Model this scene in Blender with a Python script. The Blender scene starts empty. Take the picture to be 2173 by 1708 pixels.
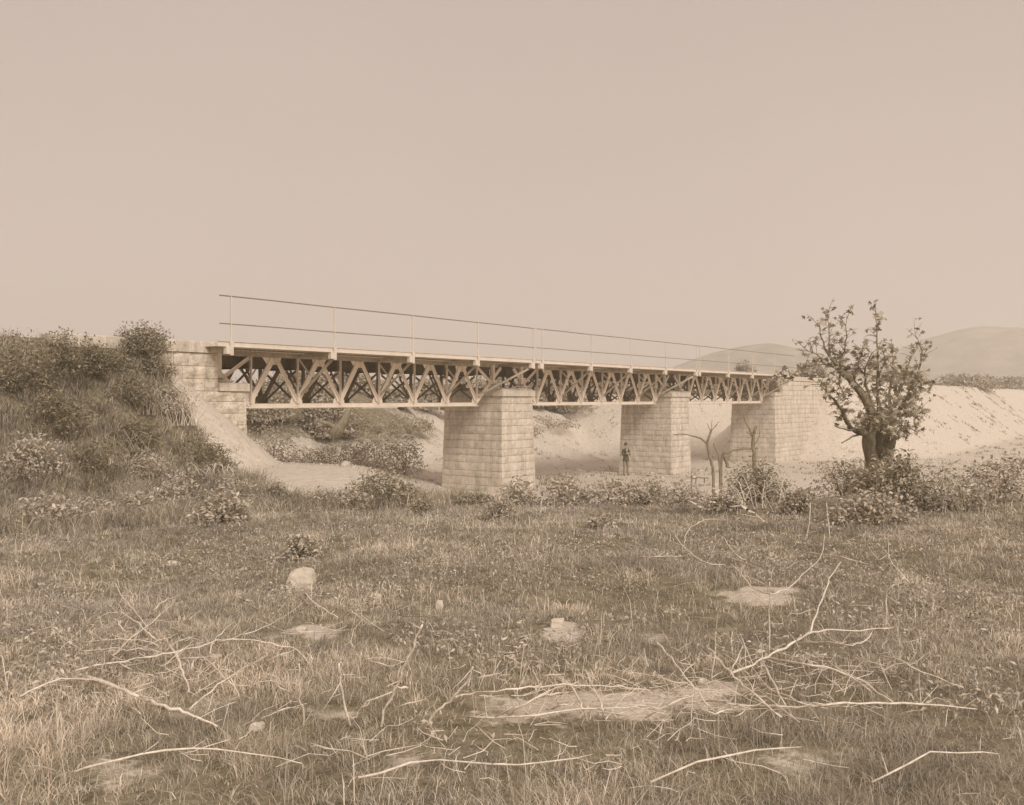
import bpy, math, random
import numpy as np
from mathutils import Vector, Matrix

random.seed(7); rng = np.random.default_rng(11)
SC = bpy.context.scene
COL = SC.collection
R = math.radians

# ------------------------------------------------------------------ camera, sky, sun, exposure
CAMZ = 1.75                                   # eye height above the meadow by the camera
FD, CX, HY = 2000.0, 1086.5, 846.0            # focal length, centre column and horizon row in photo units (2173 wide)
cam = bpy.data.cameras.new('camera'); camo = bpy.data.objects.new('camera', cam); COL.objects.link(camo)
cam.sensor_width = 36.0; cam.lens = 36.0 * FD / 2173.0
cam.shift_y = -(854.0 - HY) / 2173.0
cam.clip_start = 0.1; cam.clip_end = 20000
camo.location = (0, 0, CAMZ); camo.rotation_euler = (R(90), 0, 0)
SC.camera = camo

SUN_AZ, SUN_EL = R(155), R(37)                # clockwise from the viewing direction (+Y); height
world = bpy.data.worlds.new('World'); SC.world = world; world.use_nodes = True
nt = world.node_tree; nt.nodes.clear()
wo = nt.nodes.new('ShaderNodeOutputWorld'); bg = nt.nodes.new('ShaderNodeBackground')
sky = nt.nodes.new('ShaderNodeTexSky'); sky.sky_type = 'NISHITA'; sky.sun_disc = False
sky.sun_elevation = SUN_EL; sky.sun_rotation = SUN_AZ; sky.dust_density = 3.0; sky.ozone_density = 1.0
bw = nt.nodes.new('ShaderNodeRGBToBW')        # a monochrome plate: only the brightness of the sky is kept
pw = nt.nodes.new('ShaderNodeMath'); pw.operation = 'POWER'; pw.inputs[1].default_value = 0.22
tint = nt.nodes.new('ShaderNodeMix'); tint.data_type = 'RGBA'; tint.blend_type = 'MULTIPLY'; tint.inputs[0].default_value = 1.0
tint.inputs[7].default_value = (3.92, 3.22, 2.82, 1)
nt.links.new(sky.outputs[0], bw.inputs[0]); nt.links.new(bw.outputs[0], pw.inputs[0])
wn = nt.nodes.new('ShaderNodeTexNoise'); wn.inputs['Scale'].default_value = 2.2; wn.inputs['Detail'].default_value = 5   # thin uneven high cloud
wm = nt.nodes.new('ShaderNodeMapRange'); wm.inputs[1].default_value = 0.3; wm.inputs[2].default_value = 0.7; wm.inputs[3].default_value = 0.97; wm.inputs[4].default_value = 1.03
wg = nt.nodes.new('ShaderNodeTexCoord'); nt.links.new(wg.outputs['Generated'], wn.inputs['Vector']); nt.links.new(wn.outputs[0], wm.inputs[0])
wx = nt.nodes.new('ShaderNodeMath'); wx.operation = 'MULTIPLY'; nt.links.new(pw.outputs[0], wx.inputs[0]); nt.links.new(wm.outputs[0], wx.inputs[1])
nt.links.new(wx.outputs[0], tint.inputs[6]); nt.links.new(tint.outputs[2], bg.inputs[0])
bg.inputs[1].default_value = 0.12
nt.links.new(bg.outputs[0], wo.inputs[0])
sun = bpy.data.lights.new('sun', 'SUN'); suno = bpy.data.objects.new('sun', sun); COL.objects.link(suno)
sun.energy = 2.7; sun.angle = R(22.0); sun.color = (1.0, 0.95, 0.89)
sd = Vector((math.sin(SUN_AZ) * math.cos(SUN_EL), math.cos(SUN_AZ) * math.cos(SUN_EL), math.sin(SUN_EL)))
suno.rotation_euler = (-sd).to_track_quat('-Z', 'Y').to_euler()
SC.view_settings.view_transform = 'Standard'; SC.view_settings.look = 'None'
SC.view_settings.exposure = 0.0; SC.view_settings.gamma = 1.0; SC.view_settings.use_curve_mapping = False
SC.cycles.max_bounces = 8; SC.cycles.transparent_max_bounces = 4; SC.cycles.volume_bounces = 3
SC.cycles.volume_step_rate = 10.0

# ------------------------------------------------------------------ materials
def sep(v):
    """brown-toned print colour of brightness v"""
    k = min(1.0, max(0.0, v / 0.6))
    r = 1.19 + (1.085 - 1.19) * k; g = 0.96; b = 0.58 + (0.82 - 0.58) * k * k
    return (v * r, v * g, v * b, 1.0)

def mat(name, v, rough=0.8, var=0.25, scale=4.0, detail=6.0, bump=0.0, bscale=None, coord='Position', metal=0.0, spec=0.3, stretch=None,
        extra=None, attr=None, transl=0.0):
    m = bpy.data.materials.new(name); m.use_nodes = True
    n = m.node_tree; n.nodes.clear(); L = n.links.new
    out = n.nodes.new('ShaderNodeOutputMaterial'); p = n.nodes.new('ShaderNodeBsdfPrincipled')
    p.inputs['Roughness'].default_value = rough; p.inputs['Metallic'].default_value = metal
    p.inputs['Specular IOR Level'].default_value = spec
    if coord == 'Position':
        g = n.nodes.new('ShaderNodeNewGeometry'); vec = g.outputs['Position']
    else:
        g = n.nodes.new('ShaderNodeTexCoord'); vec = g.outputs['Object']
    if stretch:
        mp = n.nodes.new('ShaderNodeMapping'); mp.inputs['Scale'].default_value = stretch; L(vec, mp.inputs[0]); vec = mp.outputs[0]
    nz = n.nodes.new('ShaderNodeTexNoise'); nz.inputs['Scale'].default_value = scale; nz.inputs['Detail'].default_value = detail
    nz.inputs['Roughness'].default_value = 0.65; L(vec, nz.inputs['Vector'])
    rp = n.nodes.new('ShaderNodeValToRGB')
    rp.color_ramp.elements[0].position = 0.28; rp.color_ramp.elements[1].position = 0.72
    rp.color_ramp.elements[0].color = sep(v * (1 - var)); rp.color_ramp.elements[1].color = sep(v * (1 + var))
    L(nz.outputs[0], rp.inputs[0]); colour = rp.outputs[0]
    if attr:                                    # brightness of each leaf, blade or stone
        a = n.nodes.new('ShaderNodeAttribute'); a.attribute_name = attr
        mx = n.nodes.new('ShaderNodeMix'); mx.data_type = 'RGBA'; mx.blend_type = 'MULTIPLY'; mx.inputs[0].default_value = 1
        L(colour, mx.inputs[6]); L(a.outputs['Color'], mx.inputs[7]); colour = mx.outputs[2]
    if extra:
        colour = extra(n, colour, vec)
    L(colour, p.inputs['Base Color'])
    if bump:
        b2 = n.nodes.new('ShaderNodeTexNoise'); b2.inputs['Scale'].default_value = bscale or scale * 6; b2.inputs['Detail'].default_value = 6
        L(vec, b2.inputs['Vector'])
        bn = n.nodes.new('ShaderNodeBump'); bn.inputs['Strength'].default_value = bump; bn.inputs['Distance'].default_value = 0.03
        L(b2.outputs[0], bn.inputs['Height']); L(bn.outputs[0], p.inputs['Normal'])
    if transl:
        tr = n.nodes.new('ShaderNodeBsdfTranslucent'); L(colour, tr.inputs[0])
        ms = n.nodes.new('ShaderNodeMixShader'); ms.inputs[0].default_value = transl
        L(p.outputs[0], ms.inputs[1]); L(tr.outputs[0], ms.inputs[2]); L(ms.outputs[0], out.inputs[0])
    else:
        L(p.outputs[0], out.inputs[0])
    return m

def ground_extra(n, colour, vec):
    """bare sandy soil where the 'bare' attribute of the sheet says so, with fine gravel flecks"""
    L = n.links.new
    a = n.nodes.new('ShaderNodeAttribute'); a.attribute_name = 'bare'
    nz = n.nodes.new('ShaderNodeTexNoise'); nz.inputs['Scale'].default_value = 1.6; nz.inputs['Detail'].default_value = 8; nz.inputs['Roughness'].default_value = 0.7
    L(vec, nz.inputs['Vector'])
    nh = n.nodes.new('ShaderNodeTexNoise'); nh.inputs['Scale'].default_value = 14.0; nh.inputs['Detail'].default_value = 8; nh.inputs['Roughness'].default_value = 0.8; L(vec, nh.inputs['Vector'])
    a1 = n.nodes.new('ShaderNodeMath'); a1.operation = 'MULTIPLY_ADD'; a1.inputs[1].default_value = 0.9; L(nz.outputs[0], a1.inputs[0]); L(a.outputs['Fac'], a1.inputs[2])
    ad = n.nodes.new('ShaderNodeMath'); ad.operation = 'MULTIPLY_ADD'; ad.inputs[1].default_value = 0.9; L(nh.outputs[0], ad.inputs[0]); L(a1.outputs[0], ad.inputs[2])
    mr = n.nodes.new('ShaderNodeMapRange'); mr.inputs[1].default_value = 1.30; mr.inputs[2].default_value = 1.50; L(ad.outputs[0], mr.inputs[0])
    n2 = n.nodes.new('ShaderNodeTexNoise'); n2.inputs['Scale'].default_value = 5.0; n2.inputs['Detail'].default_value = 10; n2.inputs['Roughness'].default_value = 0.8
    L(vec, n2.inputs['Vector'])
    rp = n.nodes.new('ShaderNodeValToRGB'); e = rp.color_ramp.elements
    e[0].position = 0.30; e[0].color = sep(0.34); e[1].position = 0.62; e[1].color = sep(0.68)
    e.new(0.45).color = sep(0.56)
    L(n2.outputs[0], rp.inputs[0])
    mx = n.nodes.new('ShaderNodeMix'); mx.data_type = 'RGBA'; L(mr.outputs[0], mx.inputs[0]); L(colour, mx.inputs[6]); L(rp.outputs[0], mx.inputs[7])
    return mx.outputs[2]

def stone_extra(n, colour, vec):
    """rain streaks and lichen blotches"""
    L = n.links.new
    mp = n.nodes.new('ShaderNodeMapping'); mp.inputs['Scale'].default_value = (2.6, 2.6, 0.22); L(vec, mp.inputs[0])
    a = n.nodes.new('ShaderNodeTexNoise'); a.inputs['Scale'].default_value = 1.6; a.inputs['Detail'].default_value = 8; a.inputs['Roughness'].default_value = 0.7; L(mp.outputs[0], a.inputs['Vector'])
    r1 = n.nodes.new('ShaderNodeMapRange'); r1.inputs[1].default_value = 0.36; r1.inputs[2].default_value = 0.62; r1.inputs[3].default_value = 0.80; r1.inputs[4].default_value = 1.06; L(a.outputs[0], r1.inputs[0])
    b = n.nodes.new('ShaderNodeTexNoise'); b.inputs['Scale'].default_value = 7.0; b.inputs['Detail'].default_value = 9; b.inputs['Roughness'].default_value = 0.75; L(vec, b.inputs['Vector'])
    r2 = n.nodes.new('ShaderNodeMapRange'); r2.inputs[1].default_value = 0.32; r2.inputs[2].default_value = 0.5; r2.inputs[3].default_value = 0.68; r2.inputs[4].default_value = 1.0; L(b.outputs[0], r2.inputs[0])
    mu = n.nodes.new('ShaderNodeMath'); mu.operation = 'MULTIPLY'; L(r1.outputs[0], mu.inputs[0]); L(r2.outputs[0], mu.inputs[1])
    cb = n.nodes.new('ShaderNodeMix'); cb.data_type = 'RGBA'; cb.blend_type = 'MULTIPLY'; cb.inputs[0].default_value = 1; L(colour, cb.inputs[6]); L(mu.outputs[0], cb.inputs[7])
    return cb.outputs[2]

M = {
 'ground': mat('ground_soil', 0.22, 0.95, 0.55, 6.0, 12, bump=1.0, bscale=22, extra=ground_extra, spec=0.1),
 'grass': mat('grass_blades', 0.64, 0.8, 0.3, 0.45, 4, attr='shade', transl=0.3, spec=0.15),
 'leaf': mat('shrub_leaf', 0.55, 0.6, 0.2, 2.0, 3, attr='shade', transl=0.28, spec=0.3),
 'leaf_dark': mat('dark_leaf', 0.39, 0.7, 0.25, 1.2, 3, attr='shade', transl=0.25, spec=0.2),
 'leaf_far': mat('far_leaf', 0.45, 0.8, 0.25, 0.5, 3, attr='shade', transl=0.25, spec=0.1),
 'slope': mat('matted_slope_grass', 0.42, 0.85, 0.35, 0.9, 5, attr='shade', transl=0.25, spec=0.1),
 'leaf_tree': mat('plane_leaf', 0.42, 0.6, 0.25, 2.0, 3, attr='shade', transl=0.3, spec=0.3),
 'leaf_slope': mat('slope_bush_leaf', 0.30, 0.75, 0.3, 1.5, 3, attr='shade', transl=0.25, spec=0.15),
 'bole_shade': mat('painted_bole_shade', 0.12, 1.0, 0.4, 9, 6, bump=0.8, bscale=24),  # foliage shade on the bole, painted as a dark colour
 'bark': mat('bark', 0.25, 0.95, 0.45, 9, 8, bump=0.8, bscale=30, stretch=(1, 1, 0.35)),
 'dry': mat('dry_wood', 0.74, 0.8, 0.28, 22, 6, bump=0.3, bscale=50),
 'dry_mid': mat('weathered_wood', 0.36, 0.85, 0.35, 12, 5, bump=0.3, bscale=50),
 'sapling': mat('dead_sapling_bark', 0.24, 0.9, 0.35, 12, 5, bump=0.3, bscale=50),
 'twig': mat('dark_twig', 0.2, 0.9, 0.3, 12, 4),
 'stone': mat('dressed_stone', 0.62, 0.9, 0.16, 2.2, 10, bump=0.5, bscale=26, attr='shade', spec=0.15, extra=stone_extra),
 'rough': mat('rock_faced_stone', 0.64, 0.92, 0.30, 3.5, 12, bump=1.0, bscale=14, attr='shade', spec=0.15, extra=stone_extra),
 'mortar': mat('mortar', 0.46, 0.95, 0.3, 5, 6),
 'steel': mat('painted_iron', 0.66, 0.55, 0.12, 3.0, 8, spec=0.3, bump=0.05, bscale=60),
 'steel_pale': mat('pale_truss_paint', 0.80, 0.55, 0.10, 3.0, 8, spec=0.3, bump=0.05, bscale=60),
 'post': mat('railing_post_paint', 0.70, 0.6, 0.12, 3.0, 6),
 'steel_grey': mat('weathered_iron', 0.42, 0.65, 0.3, 4.0, 8, spec=0.25),
 'steel_dark': mat('shade_toned_iron', 0.17, 0.75, 0.3, 4.0, 8, spec=0.2),  # shadow on the far truss and under the deck put into the colour
 'rail': mat('handrail_iron', 0.22, 0.7, 0.2, 5.0, 4),
 'rock': mat('field_stone', 0.60, 0.9, 0.2, 6, 8, bump=0.8, bscale=18),
 'hill': mat('hillside', 0.27, 1.0, 0.55, 0.06, 12, spec=0.0),
 'cloth_dark': mat('dark_wool', 0.085, 0.9, 0.2, 20, 3, coord='Object'),
 'cloth_mid': mat('drab_cloth', 0.24, 0.9, 0.2, 20, 3, coord='Object'),
 'skin': mat('skin', 0.36, 0.6, 0.06, 20, 2, coord='Object'),
 'shirt': mat('pale_shirt', 0.55, 0.8, 0.1, 20, 2, coord='Object'),
}

# ------------------------------------------------------------------ small helpers
def link(o, parent=None):
    COL.objects.link(o)
    if parent: o.parent = parent
    return o

def tag(o, label=None, cat=None, group=None, kind=None):
    if label: o['label'] = label
    if cat: o['category'] = cat
    if group: o['group'] = group
    if kind: o['kind'] = kind
    return o

def empty(name, loc=(0, 0, 0), rz=0.0, label=None, cat=None, group=None):
    o = bpy.data.objects.new(name, None); COL.objects.link(o)
    o.location = loc; o.rotation_euler = (0, 0, rz); o.empty_display_size = 0.3
    return tag(o, label, cat, group)

class MB:
    """collects faces of one mesh"""
    def __init__(s): s.v = []; s.f = []; s.sh = []
    def add(s, vs, fs, shade=1.0):
        b = len(s.v); s.v += [tuple(p) for p in vs]; s.f += [tuple(i + b for i in f) for f in fs]; s.sh += [shade] * len(fs)
    def box(s, x0, x1, y0, y1, z0, z1, shade=1.0):
        s.add([(x0, y0, z0), (x1, y0, z0), (x1, y1, z0), (x0, y1, z0), (x0, y0, z1), (x1, y0, z1), (x1, y1, z1), (x0, y1, z1)],
              [(0, 3, 2, 1), (4, 5, 6, 7), (0, 1, 5, 4), (1, 2, 6, 5), (2, 3, 7, 6), (3, 0, 4, 7)], shade)
    def bar(s, a, b, w, d, up=(0, 1, 0)):
        """straight bar from a to b, width w across 'up', thickness d along 'up'"""
        a = Vector(a); b = Vector(b); x = (b - a).normalized(); y = Vector(up); y = (y - x * y.dot(x)).normalized(); z = x.cross(y)
        c = []
        for p in (a, b):
            for sy, sz in ((-1, -1), (1, -1), (1, 1), (-1, 1)):
                c.append(p + y * (sy * d / 2) + z * (sz * w / 2))
        s.add(c, [(0, 3, 2, 1), (4, 5, 6, 7), (0, 1, 5, 4), (1, 2, 6, 5), (2, 3, 7, 6), (3, 0, 4, 7)])
    def plate(s, pts, y0, y1):
        """polygon in the x-z plane with thickness along y"""
        n = len(pts)
        s.add([(x, y0, z) for x, z in pts] + [(x, y1, z) for x, z in pts],
              [tuple(range(n)), tuple(range(2 * n - 1, n - 1, -1))] + [(i, i + n, (i + 1) % n + n, (i + 1) % n) for i in range(n)])
    def tube(s, pts, radii, n=6, cap=True):
        pts = [Vector(p) for p in pts]; k = len(pts); rings = []
        base = len(s.v); ref = Vector((0.31, 0.22, 0.93))
        for i, p in enumerate(pts):
            t = (pts[min(i + 1, k - 1)] - pts[max(i - 1, 0)])
            t = t.normalized() if t.length > 1e-9 else Vector((0, 0, 1))
            a = t.cross(ref)
            if a.length < 0.05: a = t.cross(Vector((1, 0, 0)))
            a.normalize(); b = t.cross(a)
            for j in range(n):
                q = 2 * math.pi * j / n
                s.v.append(tuple(p + (a * math.cos(q) + b * math.sin(q)) * radii[i]))
        for i in range(k - 1):
            for j in range(n):
                s.f.append((base + i * n + j, base + i * n + (j + 1) % n, base + (i + 1) * n + (j + 1) % n, base + (i + 1) * n + j)); s.sh.append(1.0)
        if cap:
            s.f.append(tuple(base + j for j in range(n - 1, -1, -1))); s.sh.append(1.0)
            s.f.append(tuple(base + (k - 1) * n + j for j in range(n))); s.sh.append(1.0)
    def build(s, name, m, parent=None, smooth=False, shade=False, loc=None):
        me = bpy.data.meshes.new(name); me.from_pydata(s.v, [], s.f)
        if shade:
            at = me.attributes.new('shade', 'FLOAT_COLOR', 'CORNER')
            lt = np.zeros(len(me.polygons), dtype=np.int32); me.polygons.foreach_get('loop_total', lt)
            c = np.repeat(np.array(s.sh), lt); d = np.ones((len(c), 4)); d[:, :3] = c[:, None]
            at.data.foreach_set('color', d.ravel())
        me.materials.append(m)
        if smooth: me.polygons.foreach_set('use_smooth', [True] * len(me.polygons))
        me.update()
        o = bpy.data.objects.new(name, me)
        if loc is not None: o.location = loc
        return link(o, parent)

def np_mesh(name, V, F, m, shade=None, parent=None, loc=None, smooth=False):
    """V (n,3), F (k,3|4); shade per face"""
    me = bpy.data.meshes.new(name); V = np.asarray(V, dtype=np.float32); F = np.asarray(F, dtype=np.int32); k = F.shape[1]
    me.vertices.add(len(V)); me.vertices.foreach_set('co', V.ravel())
    me.loops.add(F.size); me.loops.foreach_set('vertex_index', F.ravel())
    me.polygons.add(len(F)); me.polygons.foreach_set('loop_start', np.arange(0, F.size, k, dtype=np.int32))
    me.polygons.foreach_set('loop_total', np.full(len(F), k, dtype=np.int32))
    if smooth: me.polygons.foreach_set('use_smooth', np.ones(len(F), dtype=bool))
    me.update(calc_edges=True)
    if shade is not None:
        at = me.attributes.new('shade', 'FLOAT_COLOR', 'CORNER'); c = np.repeat(np.asarray(shade), k); d = np.ones((len(c), 4), dtype=np.float32)
        d[:, :3] = c[:, None]; at.data.foreach_set('color', d.ravel())
    me.materials.append(m)
    o = bpy.data.objects.new(name, me)
    if loc is not None: o.location = loc
    return link(o, parent)

_perm = rng.random((256, 256))
def vnoise(x, y):
    x = np.asarray(x, float); y = np.asarray(y, float)
    xi = np.floor(x).astype(int); yi = np.floor(y).astype(int); fx = x - xi; fy = y - yi
    fx = fx * fx * (3 - 2 * fx); fy = fy * fy * (3 - 2 * fy)
    g = lambda a, b: _perm[a & 255, b & 255]
    return (g(xi, yi) * (1 - fx) + g(xi + 1, yi) * fx) * (1 - fy) + (g(xi, yi + 1) * (1 - fx) + g(xi + 1, yi + 1) * fx) * fy
def fbm(x, y, o=4):
    r = 0; a = 0.5; t = 0
    for i in range(o):
        r = r + a * vnoise(x * 2 ** i + 17.3 * i, y * 2 ** i + 9.1 * i); t += a; a *= 0.5
    return r / t
def sstep(a, b, x):
    t = np.clip((x - a) / (b - a), 0, 1); return t * t * (3 - 2 * t)

# ------------------------------------------------------------------ the lie of the land
ALPHA = math.atan((2540 - CX) / FD)
U = np.array([math.sin(ALPHA), math.cos(ALPHA)]); N = np.array([-math.cos(ALPHA), math.sin(ALPHA)])
P0 = np.array([-7.55397, 25.31067]); BROT = math.pi / 2 - ALPHA
LEN = 43.9                                    # bridge length along the walkway
def bridge_pt(s, t, h=0.0): p = P0 + s * U + t * N; return Vector((p[0], p[1], h + CAMZ))

def height(x, y):
    """ground height (world z)"""
    x = np.asarray(x, float); y = np.asarray(y, float)
    s = (x - P0[0]) * U[0] + (y - P0[1]) * U[1]; t = (x - P0[0]) * N[0] + (y - P0[1]) * N[1]
    r = np.hypot(x, y)
    h = -1.68 - 0.010 * np.clip(y, -5, 30) - 0.28 * sstep(12, 20, y) + 0.22 * (fbm(x * .35 + 5, y * .35) - .5) + 0.10 * (fbm(x * 1.3, y * 1.3 + 3) - .5)
    h = h + 0.30 * np.exp(-(((x - 7.3) / 3.0) ** 2 + ((y - 18.0) / 2.6) ** 2)) + 0.35 * sstep(4.5, 10, x) * sstep(20, 10, y)
    ter = -1.80 - 0.085 * np.clip(s - 1.3, 0, 12)                                    # sandy terrace under the first span
    wl = sstep(16.5, 23, y) * sstep(4.0, -1.0, x)
    h = h * (1 - wl) + ter * wl
    bed = -3.58 - 0.022 * np.clip(y - 33, -6, 25)                                    # river bed
    wd = sstep(18.0, 28.0, y + 0.25 * x) * sstep(-.17, -.05, x / np.maximum(y, 1.0))
    h = h * (1 - wd) + bed * wd
    step = sstep(3.4, 4.4, t) * sstep(24, 30, y) * sstep(13, 10, s)
    h = h - 0.35 * step
    # far bank behind the bridge
    rise = sstep(9.0, 21.0, t + 2.2 * (fbm(s * .15, t * .15) - .5) * 3)
    h = h + rise * (3.4 + 0.02 * np.clip(t - 20, 0, 60) + 0.6 * (fbm(s * .12 + 3, t * .12) - .5))
    rip = ((fbm(s * 0.9, t * 0.25 + 40) - .5) * 0.7 + (fbm(s * 2.2 + 9, t * 1.6) - .5) * 0.3) * sstep(4, 9, t) * sstep(60, 30, t)
    h = h + rip
    spur = 0.2 - 0.5 * np.clip(47.5 - s, 0, None) + 0.5 * (fbm(s * .4, t * .4 + 12) - .5)      # natural spur behind the right abutment
    w3 = sstep(8.5, 12.5, t); h = np.maximum(h, h * (1 - w3) + spur * w3)
    far = sstep(90, 300, r)
    h = h * (1 - far) + far * (-1.5 + 3.0 * (fbm(x * .01, y * .01) - .5))
    # railway embankments with their quarter cones
    def bank(d, top):
        hh = top - 0.80 * d; return hh
    tf = 1.02 + 0.55 * sstep(-6.0, -2.4, s)
    d1 = np.hypot(np.clip(s + 2.0, 0, None), tf * np.clip(1.15 - t, 0, None) + np.clip(t - 4.2, 0, None))
    d2 = np.hypot(np.clip(54.5 - s, 0, None), np.clip(0.9 - t, 0, None) + np.clip(t - 4.2, 0, None))
    lump = (0.30 * (fbm(x * .8 + 30, y * .8) - .5) + 0.12 * (fbm(x * 2.5, y * 2.5) - .5)) * (1 - .75 * sstep(-3, -1.5, s) * sstep(10, 4, s))
    for d, top in ((d1, 1.46), (d2, 1.42)):
        e = bank(d, top) + lump * sstep(0.0, 1.0, d) + (0.30 * (fbm(s * 1.1 + 60, t * .35) - .5) + 0.16 * (fbm(x * 1.7, y * 1.7 + 80) - .5)) * sstep(.3, 1.5, d) * sstep(20, 40, s); k = 0.12
        q = np.clip(0.5 + 0.5 * (e - h) / k, 0, 1)
        h = h * (1 - q) + e * q + k * q * (1 - q)
    return h + CAMZ

def height1(x, y): return float(height(np.array([x]), np.array([y]))[0])

_ys = np.concatenate([np.arange(2.2, 60, 0.04), np.arange(60, 400, 0.5)])
def on_ground(px, py, dh=0.0):
    """point where the sight line of photo position (px, py) meets the ground raised by dh"""
    mx = (px - CX) / FD; mz = (HY - py) / FD
    z = CAMZ + mz * _ys; g = height(mx * _ys, _ys) + dh
    i = np.argmax(z <= g)
    if z[i] > g[i]: i = len(_ys) - 1
    y = _ys[i]
    return Vector((mx * y, y, CAMZ + mz * y))
def at_depth(px, py, y): return Vector(((px - CX) / FD * y, y, CAMZ + (HY - py) / FD * y))

# bare patches of the meadow: photo position of centre and half sizes
PATCH = [(664, 1330, 60, 20, .8), (1600, 1268, 95, 22, .95), (1190, 1340, 70, 26, .7), (1385, 1360, 60, 22, .65), (1230, 1495, 230, 40, .9), (1440, 1480, 120, 35, .8),
         (1720, 1392, 110, 16, .6), (480, 1500, 120, 30, .6), (1290, 1225, 60, 12, .5), (900, 1600, 260, 40, .5), (1650, 1600, 160, 40, .6), (700, 1520, 120, 20, .6),
         (990, 1395, 60, 12, .4), (1560, 1340, 60, 12, .4), (300, 1620, 120, 40, .5), (420, 965, 40, 26, .8), (385, 905, 20, 12, .5)]
PW = []
for (px, py, a, b, w) in PATCH:
    c = on_ground(px, py); r1 = on_ground(px + a, py); r2 = on_ground(px, py + b); r3 = on_ground(px, py - b)
    PW.append((c.x, c.y, max(0.08, abs(r1.x - c.x)), max(0.08, abs(r3.y - r2.y) / 2), w))

def bare(x, y):
    x = np.asarray(x, float); y = np.asarray(y, float)
    s = (x - P0[0]) * U[0] + (y - P0[1]) * U[1]; t = (x - P0[0]) * N[0] + (y - P0[1]) * N[1]
    r = np.hypot(x, y); b = np.zeros_like(x)
    for cx, cy, rx, ry, w in PW:
        wx_ = (fbm(x * 2.3 + cx, y * 2.3) - .5) * 2.6; wy_ = (fbm(x * 2.3, y * 2.3 + cy) - .5) * 2.6
        q = ((x - cx) / rx + wx_) ** 2 + ((y - cy) / ry + wy_) ** 2
        b = np.maximum(b, w * np.exp(-q * 0.9) * (0.75 + 0.5 * fbm(x * 3, y * 3)))
    bed = sstep(18.9, 20.3, y + 0.02 * x + 1.8 * (fbm(x * .6, y * .6) - .5))
    phi = np.degrees(np.arctan2(1.15 - t, s + 2.0))                                   # round the left cone
    cone = sstep(78, 68, phi + 14 * (fbm(x * 1.2, y * 1.2) - .5)) * sstep(-1.9, -1.2, s)
    left = sstep(-.3, .3, s + 1.95 - .64 * np.minimum(t + 3.5, 0) + 1.0 * (fbm(x * .9 + 8, y * .9) - .5))
    b = np.maximum(b, bed * left * np.where(s + 2.0 > 0, np.maximum(cone, sstep(-1.55, -1.75, height(x, y) - CAMZ)), 1.0))
    b = np.maximum(b, cone * sstep(17, 19, y))
    grown = sstep(9, 16, t) * sstep(34, 20, s) + sstep(20, 26, t)
    b = b * (1 - 0.75 * np.clip(grown, 0, 1))
    return np.clip(b * sstep(400, 120, r), 0, 1)

# ground sheet: fan of cells round the viewpoint, fine near by and reaching the horizon
NA, NR = 720, 300
ang = np.radians(np.concatenate([np.linspace(-170, -48, 60, endpoint=False), np.linspace(-48, 48, NA - 120), np.linspace(48, 170, 61)[1:]]))
rad = np.concatenate([[0.05], np.geomspace(0.9, 75, NR - 60), np.geomspace(75.6, 260, 130), np.geomspace(266, 1900, 36)])
A, Q = np.meshgrid(ang, rad); GX = np.sin(A) * Q; GY = np.cos(A) * Q; GZ = height(GX, GY)
V = np.stack([GX, GY, GZ], -1).reshape(-1, 3); na = len(ang)
ii, jj = np.meshgrid(np.arange(len(rad) - 1), np.arange(na - 1), indexing='ij'); b0 = (ii * na + jj).ravel()
F = np.stack([b0, b0 + na, b0 + na + 1, b0 + 1], -1)
ground = np_mesh('ground', V, F[:, ::-1], M['ground'], smooth=True)
at = ground.data.attributes.new('bare', 'FLOAT', 'POINT'); at.data.foreach_set('value', bare(V[:, 0], V[:, 1]).astype(np.float32))
tag(ground, 'grassy meadow falling to a pale sandy river bed', kind='structure')

# hills
def hill(name, cx, cy, rx, ry, hh, seed, label):
    n1, n2 = 90, 40
    u, v = np.meshgrid(np.linspace(-1.6, 1.6, n1), np.linspace(-1.6, 1.6, n2)); x = cx + u * rx; y = cy + v * ry
    q = u * u + v * v
    z = hh * np.exp(-q * 1.6) * (0.92 + 0.16 * fbm(u * 2.2 + seed, v * 2.2)) + hh * 0.06 * (fbm(u * 7 + seed, v * 7) - .5) * np.exp(-q) - 6
    Vh = np.stack([x, y, z + CAMZ], -1).reshape(-1, 3); i, j = np.meshgrid(np.arange(n2 - 1), np.arange(n1 - 1), indexing='ij'); b = (i * n1 + j).ravel()
    o = np_mesh(name, Vh, np.stack([b, b + 1, b + n1 + 1, b + n1], -1), M['hill'], smooth=True)
    tag(o, label, kind='structure')
hill('hill', 182, 700, 120, 160, 46, 3, 'pale rounded hill rising beyond the bridge')
hill('hill', 400, 800, 150, 180, 66, 8, 'pale hill behind the pollarded tree')
hill('hill', 110, 900, 240, 150, 34, 5, 'low ridge behind the bridge deck')

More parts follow.
